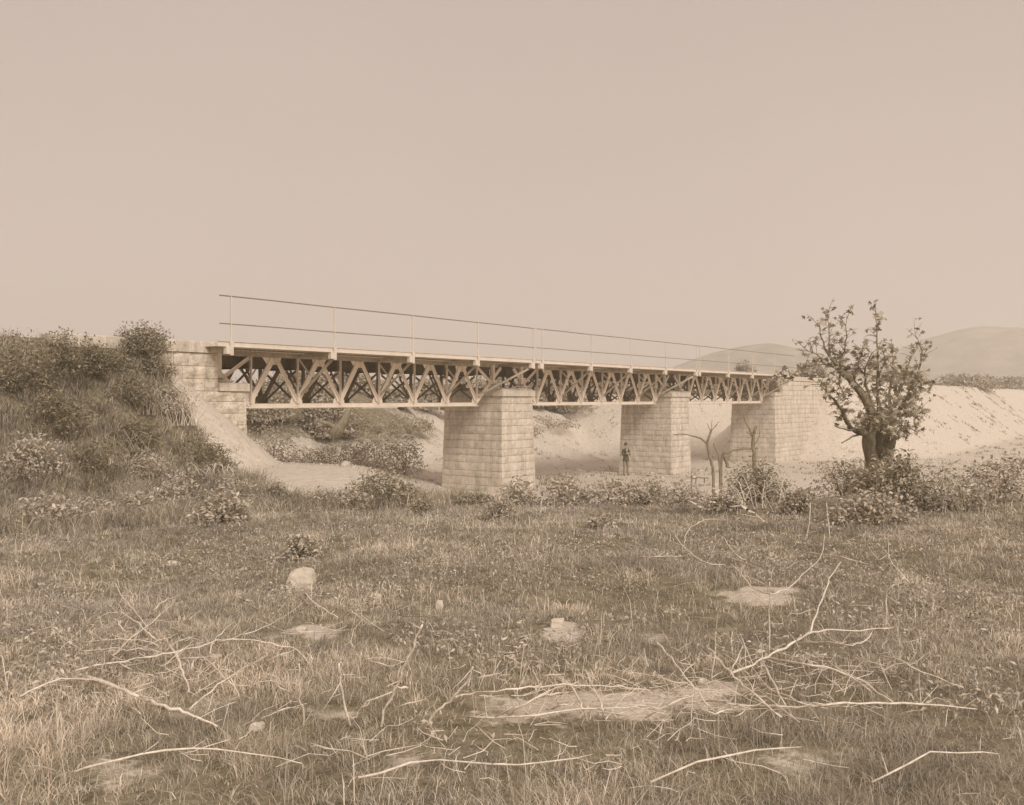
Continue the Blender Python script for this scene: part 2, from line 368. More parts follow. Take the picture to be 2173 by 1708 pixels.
# ------------------------------------------------------------------ stonework
def stone_block(name, corner_fn, a0, a1, b0, b1, m, parent, proud=0.0, rough=0.01, depth=0.22, ch=0.014):
    """one block; corner_fn(a, b, d) maps along-face, height and outward depth to local space"""
    g = ch; V = []; n = 3
    for j in range(n + 1):
        for i in range(n + 1):
            a = a0 + g + (a1 - a0 - 2 * g) * i / n; b = b0 + g + (b1 - b0 - 2 * g) * j / n
            edge = i in (0, n) or j in (0, n)
            d = proud + (0 if edge else random.uniform(0.2, 1.0) * rough) + random.uniform(-.25, .25) * rough * (1 if not edge else .3)
            V.append(corner_fn(a, b, d))
    e = 0.004
    rim = [(a0 + e, b0 + e), (a1 - e, b0 + e), (a1 - e, b1 - e), (a0 + e, b1 - e)]
    V += [corner_fn(a, b, proud - ch) for a, b in rim] + [corner_fn(a, b, -depth) for a, b in rim]
    w = n + 1; F = []
    for j in range(n):
        for i in range(n): F.append((j * w + i, j * w + i + 1, (j + 1) * w + i + 1, (j + 1) * w + i))
    c = n * w + n; o = (n + 1) ** 2
    F += [tuple([o, o + 1] + [i for i in range(n, -1, -1)]), tuple([o + 1, o + 2] + [j * w + n for j in range(n, -1, -1)]),
          tuple([o + 2, o + 3] + [n * w + i for i in range(0, n + 1)]), tuple([o + 3, o] + [j * w for j in range(0, n + 1)])]
    for k in range(4): F.append((o + 4 + k, o + 4 + (k + 1) % 4, o + (k + 1) % 4, o + k))
    mb = MB(); mb.add(V, F, random.uniform(0.93, 1.05))
    return mb.build(name, m, parent, shade=True)

def masonry(parent, s0, s1, t0, t1, h0, h1, course, batter, m, faces='nlfr', rough=0.022, href=None, lens=(0.42, 0.8), hide=None):
    """four walls of coursed blocks round a core; battered outwards below href"""
    href = h1 if href is None else href
    k = max(1, round((h1 - h0) / course)); ch = (h1 - h0) / k
    lev = [h0 + c * ch + (random.uniform(-.035, .035) if 0 < c < k else 0) for c in range(k + 1)]
    B = lambda h: batter * max(0.0, href - h)
    core = MB(); e = 0.035
    V = []
    for h in (h0, h1 - .01):
        b = B(h) - e
        V += [(s0 - b, t0 - b, h), (s1 + b, t0 - b, h), (s1 + b, t1 + b, h), (s0 - b, t1 + b, h)]
    core.add(V, [(0, 3, 2, 1), (4, 5, 6, 7), (0, 1, 5, 4), (1, 2, 6, 5), (2, 3, 7, 6), (3, 0, 4, 7)]); core.build('mortar_core', M['mortar'], parent)
    for c in range(k):
        ha, hb = lev[c], lev[c + 1]
        for f in faces:
            la, lb = (s0, s1) if f in 'nf' else (t0, t1)
            L = lb - la; cuts = [0.0]; cut = random.uniform(*lens) * (0.55 if c % 2 else 1.0)
            while cut < L - 0.22: cuts.append(cut); cut += random.uniform(*lens)
            cuts.append(L)
            for q in range(len(cuts) - 1):
                def fn(a, b, d, f=f, la=la, lb=lb):
                    bb = B(b); mid = (la + lb) / 2; a = la + a
                    a = mid + (a - mid) * (1 + 2 * bb / (lb - la))
                    if f == 'n': return (a, t0 - bb - d, b)
                    if f == 'f': return (mid * 2 - a, t1 + bb + d, b)
                    if f == 'l': return (s0 - bb - d, mid * 2 - a, b)
                    return (s1 + bb + d, a, b)
                if hide and hide(f, la + cuts[q], la + cuts[q + 1], ha, hb): continue
                stone_block('stone_block', fn, cuts[q], cuts[q + 1], ha, hb, m, parent, random.uniform(-.006, .010), rough, depth=0.12, ch=random.uniform(.008, .016))

def cap_stone(parent, s0, s1, t0, t1, z0, z1, zt, m, name='cap_stone', inset=0.18):
    """coping with a chamfered, gently hipped top"""
    mb = MB(); r = 0.02
    lv = [(0.0, z0), (-r, z0 + r) if False else (0.0, z0 + .001), (0.0, z1), (inset * .35, z1 + (zt - z1) * .55), (inset, zt)]
    V = []
    for d, z in lv: V += [(s0 + d, t0 + d, z), (s1 - d, t0 + d, z), (s1 - d, t1 - d, z), (s0 + d, t1 - d, z)]
    F = [(3, 2, 1, 0)]
    for i in range(len(lv) - 1):
        for j in range(4): F.append((i * 4 + j, i * 4 + (j + 1) % 4, (i + 1) * 4 + (j + 1) % 4, (i + 1) * 4 + j))
    o = (len(lv) - 1) * 4; F.append((o, o + 1, o + 2, o + 3))
    mb.add(V, F, random.uniform(.95, 1.08)); return mb.build(name, m, parent, shade=True)

TN, TF = 1.0, 3.9                             # near and far ends of piers
for i, (sc, hb, lab) in enumerate(((14.6, -4.0, 'coursed stone bridge pier nearest the viewer, its left face in shade'),
                                   (29.25, -4.5, 'second stone bridge pier, behind the standing person'))):
    p = empty('bridge_pier', bridge_pt(sc, 0), BROT, lab, 'bridge pier', 'stone piers under the bridge')
    masonry(p, -1.05, 1.05, TN, TF, hb, 0.10, 0.285, 0.026, M['stone'])
    for a, b in ((-1.13, 0.02), (0.024, 1.13)): cap_stone(p, a, b, TN - .09, TF + .09, 0.10, 0.31, 0.44, M['stone'], inset=0.3)

ab = empty('bridge_abutment', bridge_pt(0, 0), BROT, 'left stone abutment of rock-faced blocks with a bare earth cone at its foot', 'abutment', 'bridge abutments')
masonry(ab, -4.2, 1.30, TN, TF, -3.2, 0.21, 0.315, 0.012, M['rough'], 'nrf', 0.05, lens=(0.5, 1.0))
masonry(ab, -4.2, 0.34, TN, TF, 0.212, 1.255, 0.345, 0.0, M['rough'], 'nrf', 0.045, lens=(0.5, 1.0))
cap_stone(ab, 0.345, 1.37, TN - .07, TF + .07, 0.215, 0.42, 0.45, M['stone'], inset=0.07)
for a, b in ((-4.4, -3.0), (-2.99, -1.55), (-1.54, -.55), (-.54, .42)): cap_stone(ab, a, b, TN - .06, TN + .5, 1.26, 1.545, 1.565, M['stone'], 'coping_stone', 0.03)
for a, b in ((-4.4, -3.0), (-2.99, -1.55), (-1.54, -.55), (-.54, .42)): cap_stone(ab, a, b, TF - .5, TF + .06, 1.26, 1.545, 1.565, M['stone'], 'coping_stone', 0.03)
cap_stone(ab, -.3, .36, TN + .51, TF - .51, 1.26, 1.36, 1.37, M['stone'], 'ballast_stone', 0.03)

ab = empty('bridge_abutment', bridge_pt(43.9, 0), BROT, 'right stone abutment at the far end of the bridge, left face shaded', 'abutment', 'bridge abutments')
masonry(ab, -0.9, 11.5, TN, TF, -5.0, 0.19, 0.30, 0.03, M['stone'], 'nlf', 0.022)
masonry(ab, 0.0, 11.5, TN, TF, 0.192, 1.20, 0.335, 0.0, M['stone'], 'nlf', 0.022)
cap_stone(ab, -1.0, -.004, TN - .07, TF + .07, 0.195, 0.40, 0.43, M['stone'], inset=0.07)
for t0, t1 in ((TN - .06, TN + .5), (TF - .5, TF + .06)):
    for a, b in ((-.08, 1.3), (1.31, 2.8), (2.81, 4.3), (4.31, 5.8), (5.81, 7.2), (7.21, 8.7), (8.71, 10.1), (10.11, 11.6)): cap_stone(ab, a, b, t0, t1, 1.205, 1.47, 1.49, M['stone'], 'coping_stone', 0.03)

# ------------------------------------------------------------------ iron deck-truss span
POSTS = [0.0, 3.75, 7.25, 10.75, 14.25]
NB = [7.25 + 1.79 * (k - 3) for k in range(7)]          # panel points of the bottom chord
NT_ = [7.25 + 1.79 * (k - 2.5) for k in range(6)]       # apexes under the top chord
HB, HT = -0.205, 1.24
def angle_bar(p, name, a, b, w, d, m, out):
    """rolled angle: flat leg in the truss plane and an outstanding leg"""
    mb = MB(); mb.bar(a, b, w, 0.014, (0, 1, 0))
    a = Vector(a); b = Vector(b); x = (b - a).normalized(); z = x.cross(Vector((0, 1, 0))).normalized(); off = z * (w / 2 - .007) + Vector((0, out * d / 2, 0))
    mb.bar(a + off, b + off, 0.014, d - .016, (0, 1, 0)); return mb.build(name, m, p)

def make_span():
    sp = empty('bridge_span')
    for side, tp in ((-1, 1.6), (1, 3.2)):
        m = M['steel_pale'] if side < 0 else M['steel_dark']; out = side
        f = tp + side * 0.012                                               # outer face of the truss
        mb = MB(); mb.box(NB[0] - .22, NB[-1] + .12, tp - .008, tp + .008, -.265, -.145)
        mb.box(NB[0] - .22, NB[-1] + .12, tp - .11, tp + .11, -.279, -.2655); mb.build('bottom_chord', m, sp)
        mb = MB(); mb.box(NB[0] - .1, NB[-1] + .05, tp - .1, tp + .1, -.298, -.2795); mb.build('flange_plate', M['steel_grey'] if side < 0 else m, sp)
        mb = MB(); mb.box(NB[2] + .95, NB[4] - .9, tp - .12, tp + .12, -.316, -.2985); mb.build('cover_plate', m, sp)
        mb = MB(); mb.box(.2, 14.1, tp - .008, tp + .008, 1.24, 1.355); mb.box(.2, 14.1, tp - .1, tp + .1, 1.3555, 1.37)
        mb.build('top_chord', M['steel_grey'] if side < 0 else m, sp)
        for k in range(6):
            a, b, c = NB[k], NT_[k], NB[k + 1]
            y1 = tp + side * .030; y2 = tp + side * .052
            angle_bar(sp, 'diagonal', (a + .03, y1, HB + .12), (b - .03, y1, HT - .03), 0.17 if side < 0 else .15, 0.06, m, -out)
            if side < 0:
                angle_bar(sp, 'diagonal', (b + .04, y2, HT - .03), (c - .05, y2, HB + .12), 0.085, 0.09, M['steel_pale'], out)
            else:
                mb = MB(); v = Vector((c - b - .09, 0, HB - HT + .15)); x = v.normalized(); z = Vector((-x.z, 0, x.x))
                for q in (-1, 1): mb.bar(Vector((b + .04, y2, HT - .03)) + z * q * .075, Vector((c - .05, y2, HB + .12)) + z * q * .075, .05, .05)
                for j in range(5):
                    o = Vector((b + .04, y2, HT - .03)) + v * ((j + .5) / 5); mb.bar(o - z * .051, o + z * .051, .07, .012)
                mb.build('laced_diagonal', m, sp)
            mb = MB(); w = .30 if k in (0, 5) else .24
            mb.plate([(b - w - (.12 if k % 2 == 0 else 0), 1.2395), (b - w * .8, 1.03), (b + w * .8, 1.03), (b + w + (.1 if k % 2 else 0), 1.2395)], tp - .006, tp + .006); mb.build('gusset_plate', m, sp)
        for k, a in enumerate(NB):
            mb = MB(); w = .2 if k in (0, 6) else .24
            mb.plate([(a - w, -.144), (a - w, -.06), (a - .1, .16), (a + .1, .16), (a + w, -.06), (a + w, -.144)], tp - .0075, tp + .0075); mb.build('gusset_plate', m, sp)
            angle_bar(sp, 'vertical_post', (a, tp + side * .074, -.14), (a, tp + side * .074, 1.235), .085, .09, m, out)
        for e, (b0, x0, xa) in enumerate(((NB[0], 0.78, 0.25), (NB[6], 13.72, 14.25))):
            sg = 1 if e == 0 else -1
            angle_bar(sp, 'end_diagonal', (b0, tp + side * .03, HB + .02), (xa, tp + side * .03, HT), .13, .06, m, -out)
            angle_bar(sp, 'end_strut', (b0 - sg * .05, tp + side * .055, HT - .03), (x0, tp + side * .055, .53), .10, .05, m, out)
            angle_bar(sp, 'end_post', (x0, tp + side * .08, .50), (x0, tp + side * .08, 1.35), .14, .12, m, -out)
            mb = MB(); mb.box(min(x0 - sg * .25, x0 + sg * .52), max(x0 - sg * .25, x0 + sg * .52), tp - .05, tp + .09, .488, .528); mb.build('bearing_bar', m, sp)
            mb = MB(); mb.box(x0 - .17, x0 + .17, tp - .14, tp + .14, .44, .487); mb.box(x0 - .09, x0 + .09, tp - .1, tp + .1, .529, .60); mb.build('bearing_shoe', M['steel_grey'], sp)
    # floor beams, rail bearers, sway bracing between the trusses
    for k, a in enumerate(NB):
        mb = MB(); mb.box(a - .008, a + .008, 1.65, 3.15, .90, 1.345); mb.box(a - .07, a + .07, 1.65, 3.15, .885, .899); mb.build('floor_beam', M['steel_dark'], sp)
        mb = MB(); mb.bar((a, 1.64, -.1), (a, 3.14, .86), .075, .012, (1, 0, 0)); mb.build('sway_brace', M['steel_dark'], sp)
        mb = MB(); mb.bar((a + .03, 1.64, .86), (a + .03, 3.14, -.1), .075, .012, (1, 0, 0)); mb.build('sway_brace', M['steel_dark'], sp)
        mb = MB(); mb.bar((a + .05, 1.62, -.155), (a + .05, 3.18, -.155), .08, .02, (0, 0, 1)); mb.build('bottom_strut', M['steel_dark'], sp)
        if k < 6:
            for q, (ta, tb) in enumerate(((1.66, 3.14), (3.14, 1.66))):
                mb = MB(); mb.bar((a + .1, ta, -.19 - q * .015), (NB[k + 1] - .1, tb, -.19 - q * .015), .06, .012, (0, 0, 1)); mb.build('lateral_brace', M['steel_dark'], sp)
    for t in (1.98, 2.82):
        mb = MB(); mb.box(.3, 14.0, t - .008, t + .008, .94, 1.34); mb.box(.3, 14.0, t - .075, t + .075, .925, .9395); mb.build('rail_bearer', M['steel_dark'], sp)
    # floor: corrugated plates, walkways and edge channels
    mb = MB(); n = 160; V = []; F = []
    for i in range(n + 1):
        x = .15 + 13.95 * i / n; z = 1.375 + (.018 if i % 2 else 0)
        V += [(x, 1.12, z), (x, 3.68, z), (x, 1.12, z + .008), (x, 3.68, z + .008)]
    for i in range(n):
        b = i * 4; F += [(b, b + 1, b + 5, b + 4), (b + 2, b + 6, b + 7, b + 3), (b, b + 4, b + 6, b + 2), (b + 1, b + 3, b + 7, b + 5)]
    mb.add(V, F); mb.build('corrugated_floor', M['steel'], sp)
    for t0, t1 in ((.07, 1.09), (3.71, 4.73)):
        mb = MB(); mb.box(-.12, 14.38, t0, t1, 1.415, 1.435); mb.build('walkway_plate', M['steel_grey'], sp)
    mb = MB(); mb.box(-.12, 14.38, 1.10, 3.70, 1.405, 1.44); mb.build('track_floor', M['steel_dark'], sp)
    for t, sg in ((0.0, 1), (4.8, -1)):
        mb = MB(); mb.box(-.42, 14.40, t - .006, t + .006, 1.41, 1.53); lo, hi = sorted((t - sg * .035, t + sg * .05))
        mb.box(-.42, 14.40, lo, hi, 1.5305, 1.545); mb.box(-.42, 14.40, lo, hi, 1.395, 1.4095); mb.build('edge_channel', M['steel'], sp)
        for h, r in (((2.005, .015), (2.735, .017)) if sg > 0 else ()):
            mb = MB(); hh = h if h < 2.4 else 2.75
            mb.tube([(-.36 + 15.0 / 8 * i * .982, t, hh + .004 * math.sin(i * 2.1)) for i in range(9)], [r] * 9, 6); mb.build('handrail', M['rail'], sp)
        for j, s in enumerate(POSTS):
            mb = MB(); mb.box(s - .010, s + .010, t - sg * .030, t - sg * .018, 1.18, 2.765) if sg > 0 else mb.box(s - .022, s + .022, t + .018, t + .030, 1.18, 2.765)
            lo, hi = sorted((t - sg * .018, t + sg * .02)); mb.box(s - .006, s + .006, lo, hi, 1.55, 2.765)
            if sg > 0: mb.build('railing_post', M['post'], sp)
            mb = MB(); lo, hi = sorted((t - sg * .058, t - sg * .0365)); mb.box(s - .055, s + .055, lo, hi, 1.17, 1.528); mb.box(s - .17, s - .056, lo + .01, hi + .12, 1.20, 1.394)
            mb.build('post_foot', M['steel'], sp)
            tr = 1.6 if sg > 0 else 3.2
            if j in (0, 4):
                sx = .78 if j == 0 else 13.72
            else: sx = s
            mb = MB(); mb.bar((s, t + sg * .03, 1.33), (s, tr, 1.33), .10, .012, (1, 0, 0)); mb.bar((s, t + sg * .03, 1.385), (s, tr, 1.385), .08, .012, (0, 0, 1)); mb.build('bracket_beam', M['steel_grey'], sp)
            mm = M['steel_grey']
            if j not in (0,):
                tgt = (sx if j < 4 else 12.62, tr - sg * .12, .12)
                mb = MB(); mb.bar((s, t + sg * .02, 1.25), tgt, .085, .014, (1, 0, 0)); mb.bar((s + .04, t + sg * .02, 1.25), (tgt[0] + .04, tgt[1], tgt[2]), .014, .07, (1, 0, 0)); mb.build('bracket_strut', mm, sp)
                if j < 4:
                    mb = MB(); mb.bar((s - .05, tr - sg * .1, 1.22), (s - .05, tr - sg * .62, .70), .055, .012, (1, 0, 0)); mb.build('bracket_tie', M['steel'], sp)
    # rivet heads of the near truss
    mb = MB()
    def rivet(x, z, y=1.6 - .0095):
        r = .0125; V = [(x + r * math.cos(q), y, z + r * math.sin(q)) for q in (0, 1.05, 2.09, 3.14, 4.19, 5.24)] + [(x, y - .011, z)]
        mb.add(V, [(i, (i + 1) % 6, 6) for i in range(6)])
    for k, a in enumerate(NB):
        for q in range(6): rivet(a - .17 + q * .068, -.17); rivet(a - .17 + q * .068, -.24, 1.6 - .009)
        for q in range(5): rivet(a - .13, -.09 + q * .01 + q * .035 - .02, 1.6 - .008)
        for q in range(4): rivet(a + .02, .2 + q * .28, 1.6 - .082)
    for k, b in enumerate(NT_):
        for q in range(3):
            rivet(b - .05 - q * .035, HT - .09 - q * .075, 1.6 - .038); rivet(b + .07 + q * .03, HT - .09 - q * .07, 1.6 - .06)
    for j, s in enumerate(POSTS):
        for q in range(4): rivet(s + .03, 1.21 + q * .085, -.0585); rivet(s - .03, 1.21 + q * .085, -.0585)
    o = mb.build('rivets', M['steel_grey'], sp); o['kind'] = 'stuff'
    return sp

def copy_tree(o, parent=None):
    c = o.copy(); COL.objects.link(c); c.parent = parent
    for ch in list(o.children): copy_tree(ch, c)
    return c
span0 = make_span()
SPANS = [(0.0, 'nearest iron truss span, resting on the left abutment'), (14.87, 'middle iron truss span between the two stone piers'),
         (29.5, 'farthest iron truss span, reaching the right abutment')]
kids = list(span0.children)
for i, (s, lab) in enumerate(SPANS):
    if i == 0: o = span0
    else:
        o = span0.copy(); COL.objects.link(o)
        for ch in kids:
            c = ch.copy(); COL.objects.link(c); c.parent = o
    o.location = bridge_pt(s, 0); o.rotation_euler = (0, 0, BROT)
    tag(o, lab, 'bridge span', 'iron truss spans of the bridge')

# ------------------------------------------------------------------ foliage tools
def leaves(P, size, up=0.5, star=False, seed=0, droop=0.0, shade=(0.7, 1.25), fold=0.25, aspect=0.45):
    """leaf faces at points P; returns verts, quads/tris, shade"""
    g = np.random.default_rng(seed); n = len(P)
    nrm = g.normal(size=(n, 3)); nrm /= np.linalg.norm(nrm, axis=1)[:, None]; nrm[:, 2] = np.abs(nrm[:, 2]) * (1 - up) + up * (1.0 + 0 * nrm[:, 2])
    nrm /= np.linalg.norm(nrm, axis=1)[:, None]
    d = g.normal(size=(n, 3)); d[:, 2] -= droop; d -= nrm * np.sum(d * nrm, 1)[:, None]; d /= np.linalg.norm(d, axis=1)[:, None]
    e = np.cross(nrm, d); L = (size * g.uniform(.6, 1.35, n))[:, None]; sh = g.uniform(*shade, n)
    if star:                                        # five-lobed leaf
        tips = [(0, .0), (.30, .22), (.62, .10), (.55, .35), (.95, .55) , (.62, .0)]
        prof = [(0.0, 0.03), (0.08, 0.5), (0.34, 0.2), (0.62, 0.52), (0.60, 0.16), (1.0, 0.0)]
        pts = prof + [(a, -b) for a, b in prof[-2::-1]]
        V = np.stack([P + d * (a * L) + e * (b * L) - nrm * (abs(b) * .35 * L) for a, b in pts], 1); m = len(pts)
        b0 = (np.arange(n) * m)[:, None]
        F = np.concatenate([b0 + np.array([[0, 1, 2, 2]]), b0 + np.array([[2, 3, 4, 4]]), b0 + np.array([[4, 5, 6, 6]]), b0 + np.array([[6, 7, 8, 8]]), b0 + np.array([[8, 9, 10, 10]]),
                            b0 + np.array([[0, 2, 4, 6]]), b0 + np.array([[0, 6, 8, 10]])])
        sh = np.tile(sh, 7); tri = []
        F3 = np.concatenate([F[:5 * n][:, :3], F[5 * n:][:, [0, 1, 2]], F[5 * n:][:, [0, 2, 3]]]); sh = np.concatenate([sh[:5 * n], sh[5 * n:], sh[5 * n:]])
        return V.reshape(-1, 3), F3, sh
    w = aspect
    V = np.stack([P, P + d * L * .45 + e * L * w * .5 + nrm * L * fold * .3, P + d * L - nrm * L * .18, P + d * L * .45 - e * L * w * .5 + nrm * L * fold * .3, P + d * L * .5], 1)
    b0 = (np.arange(n) * 5)[:, None]
    F = np.concatenate([b0 + np.array([[0, 4, 1]]), b0 + np.array([[4, 2, 1]]), b0 + np.array([[0, 3, 4]]), b0 + np.array([[4, 3, 2]])])
    return V.reshape(-1, 3), F, np.tile(sh, 4)

def blob_points(n, rx, ry, rz, seed, shell=0.55, clumps=14, spread=0.33):
    """points in uneven clumps over a mound"""
    g = np.random.default_rng(seed)
    c = g.normal(size=(clumps, 3)); c /= np.linalg.norm(c, axis=1)[:, None]; c[:, 2] = np.abs(c[:, 2]) ; c *= g.uniform(shell, 1.0, clumps)[:, None]
    k = g.integers(0, clumps, n); p = c[k] + np.clip(g.normal(size=(n, 3)), -1.35, 1.35) * (spread * g.uniform(.5, 1.2, clumps)[k])[:, None]
    p[:, 2] = np.abs(p[:, 2]); p /= np.maximum(1.0, np.linalg.norm(p, axis=1) / g.uniform(.8, 1.25, n))[:, None]
    return p * np.array([rx, ry, rz])

def shrub(px, py, w, hgt, label, seed, n=500, leaf=0.07, m='leaf', up=0.5, group='leafy shrubs along the meadow edge', name='shrub', cat='shrub', depth=None, clumps=14, aspect=.45, stem_m='twig', shade=(.7, 1.25), sink=.0, spread=.33):
    """leafy shrub standing at a photo position; width and height in photo units"""
    b = on_ground(px, py) if depth is None else at_depth(px, py, depth)
    b.z = height1(b.x, b.y)
    k = b.y / FD; rx, rz = w / 2 * k, hgt * k
    o = empty(name, b, 0, label, cat, group)
    P = blob_points(n, rx, rx * .8, rz, seed, clumps=clumps, spread=spread); P[:, 2] += .02 - sink
    V, F, s = leaves(P, leaf, up, seed=seed, shade=shade, aspect=aspect); np_mesh('foliage', V, F, M[m], s, o)
    mb = MB(); g = random.Random(seed)
    for q in range(7):
        a = g.uniform(0, 6.28); e = (math.cos(a) * rx * g.uniform(.3, .8), math.sin(a) * rx * g.uniform(.3, .7), rz * g.uniform(.6, 1.0))
        mb.tube([(0, 0, -.05), (e[0] * .4, e[1] * .4, e[2] * .55), e], [.012 + .004 * rz, .008, .003], 5)
    mb.build('stem', M[stem_m], o); return o

# ------------------------------------------------------------------ trees behind and beside the bridge
def tree(px, depth, w, top, label, seed, n=2500, leaf=.16, m='leaf_far', name='tree', cat='tree', group='trees on the bank behind the bridge', base=None, clumps=26, lean=0.0, low=0.15, spread=.26):
    x = (px - CX) / FD * depth; zb = height1(x, depth); zt = CAMZ + (HY - top) / FD * depth; H = max(1.2, zt - zb); rx = w / 2 / FD * depth
    o = empty(name, (x, depth, zb), 0, label, cat, group); g = random.Random(seed)
    P = blob_points(n, rx, rx * .85, H * (1 - low) * .98, seed, .45, clumps, spread); P[:, 2] += H * low
    V, F, s = leaves(P, leaf, .35, seed=seed, shade=(.6, 1.35), aspect=.6); np_mesh('crown', V, F, M[m], s, o)
    mb = MB(); r = .035 * H + .05
    mb.tube([(0, 0, -.2), (lean * .2, 0, H * .25), (lean * .5, .05, H * .5), (lean * .7, 0, H * .8)], [r, r * .75, r * .5, r * .15], 7)
    for q in range(7):
        a = g.uniform(0, 6.28); h0 = H * g.uniform(.2, .55)
        mb.tube([(lean * .3, 0, h0), (math.cos(a) * rx * .4, math.sin(a) * rx * .4, h0 + H * .15), (math.cos(a) * rx * .8, math.sin(a) * rx * .7, h0 + H * g.uniform(.2, .4))], [r * .4, r * .25, r * .06], 5)
    mb.build('trunk', M['bark'], o); return o

BACK = [  # px, depth, width, top row, n, label
 (560, 44, 190, 800, 3200, 'dense tree behind the left abutment under the nearest span'), (640, 50, 200, 786, 3200, 'broad tree filling the left panels of the nearest span'),
 (705, 46, 150, 815, 2600, 'bushy tree behind the second bracket of the nearest span'), (748, 56, 130, 838, 2200, 'low rounded tree left of the sky gap in the nearest span'),
 (835, 58, 130, 832, 2200, 'low rounded tree right of the sky gap in the nearest span'), (905, 62, 150, 806, 2400, 'tree seen through the right panels of the nearest span'),
 (985, 66, 150, 798, 2400, 'tree behind the first pier top'), (1075, 70, 160, 792, 2400, 'tree behind the bearings on the first pier'), (1160, 72, 160, 790, 2600, 'tree behind the left panels of the middle span'),
 (1240, 75, 160, 796, 2600, 'tree behind the centre of the middle span'), (1320, 78, 160, 797, 2600, 'tree behind the right panels of the middle span'), (1400, 82, 150, 800, 2400, 'tree behind the second pier top'),
 (1480, 86, 140, 803, 2200, 'tree behind the left panels of the farthest span'), (1560, 90, 140, 806, 2200, 'tree behind the right panels of the farthest span'), ]
for i, (px, d, w, top, n, lab) in enumerate(BACK): tree(px, d, w, top, lab, 100 + i, int(n * 2.2), leaf=.0032 * d, clumps=34, spread=.24)
tree(1582, 150, 46, 768, 'small dark round tree standing on the skyline above the farthest span', 140, 1600, .5, 'leaf_dark', group='trees beyond the bridge', low=.35)
tree(1722, 71, 66, 786, 'bushy tree on the embankment past the right abutment', 141, 1500, .22, group='trees beyond the bridge')
for i, (px, dd, w, top, n, lab) in enumerate(((1905, 89, 130, 788, 3600, 'bushy tree on the right embankment behind the pollarded tree'), (2050, 119, 150, 792, 3600, 'bushy tree on the right embankment right of the pollarded tree'),
                                         (2150, 149, 120, 800, 3000, 'bushy tree on the right embankment at the picture border'))):
    tree(px, dd, w, top, lab, 142 + i, n, .0031 * dd, group='trees beyond the bridge', low=.0, clumps=40, spread=.22)
BANK = [(575, 968, 140, 95, 1500, 'dark bush at the foot of the bank beside the abutment corner', 38), (655, 930, 110, 50, 900, 'bush on the bank left of the leaning dark trunk', 40), (730, 975, 130, 58, 1300, 'wide bush on the river bank below the dark trunk', 38),
        (800, 940, 100, 60, 1000, 'bush on the bank right of the leaning dark trunk', 42), (858, 975, 80, 80, 1000, 'upright bush at the right end of the bank thicket', 40), (770, 900, 90, 40, 700, 'small bush high on the bank under the nearest span', 48),
        (870, 895, 110, 36, 700, 'low bush near the top of the pale bank', 52), (640, 985, 60, 18, 350, 'low scrub at the edge of the sandy terrace', 36),
        (1165, 878, 120, 26, 600, 'dark scrub at the top of the pale bank right of the first pier', 66), (1225, 872, 130, 24, 700, 'dark scrub under the middle of the middle span', 72), (1130, 893, 40, 24, 250, 'small scrub clump against the first pier', 62)]
for i, (px, py, w, h, n, lab, d) in enumerate(BANK):
    x = (px - CX) / FD * d
    o = shrub(px, py, w, h, lab, 200 + i, int(n * 1.3), .0028 * d, 'leaf_far', group='bushes on the far bank', depth=d, clumps=11, spread=.42)
def trunk_thing(name, pts, radii, label, cat, m, twigs=(), group=None, n=7):
    base = Vector(pts[0]); o = empty(name, base, 0, label, cat, group)
    mb = MB(); mb.tube([Vector(p) - base for p in pts], radii, n); mb.build('stem', m, o, smooth=True)
    for tw, rr in twigs:
        mb = MB(); mb.tube([Vector(p) - base for p in tw], rr, 5); mb.build('branch', m, o, smooth=True)
    return o
d = 43
trunk_thing('leaning_trunk', [at_depth(705, 925, d), at_depth(720, 908, d), at_depth(733, 890, d), at_depth(742, 862, d)], [.3, .26, .2, .12], 'dark leaning trunk on the bank under the nearest span', 'tree trunk', M['bark'],
            [([at_depth(718, 910, d), at_depth(695, 898, d), at_depth(672, 893, d)], [.16, .1, .05])])

# ------------------------------------------------------------------ pollarded plane tree on the right
TD = 17.5
def T5(x, y, dd=0.0): return at_depth(1629.9 + .25886 * x, 635.4 + .25886 * y, TD + dd)
tb = T5(890, 1370); tb.z = height1(tb.x, tb.y) - .05
pt = empty('plane_tree', tb, 0, 'pollarded plane tree with thick bole and leafy shoots at the right', 'tree')
def tl(p): return p - tb
kx = TD / FD * .25886
rings = [(905, 1460, 128), (905, 1400, 112), (900, 1340, 106), (898, 1280, 112), (896, 1220, 120), (898, 1170, 126), (900, 1120, 128), (908, 1080, 124), (915, 1045, 112), (925, 1010, 92), (930, 985, 60)]
mb = MB(); nn = 18; V = []; F = []
for i, (x, y, r) in enumerate(rings):
    c = tl(T5(x, y)); g = random.Random(i)
    for j in range(nn):
        q = 2 * math.pi * j / nn; rr = r * kx * (1 + .10 * math.sin(3 * q + 1 + i * .25) + .07 * math.sin(5 * q - i * .9) + .05 * math.sin(9 * q + i * .5) + g.uniform(-.06, .06))
        V.append((c.x + rr * math.cos(q), c.y + rr * math.sin(q) * .9, c.z))
for i in range(len(rings) - 1):
    for j in range(nn): F.append((i * nn + j, i * nn + (j + 1) % nn, (i + 1) * nn + (j + 1) % nn, (i + 1) * nn + j))
F.append(tuple((len(rings) - 1) * nn + j for j in range(nn))); mb.add(V, F); mb.build('trunk', M['bark'], pt, smooth=True)
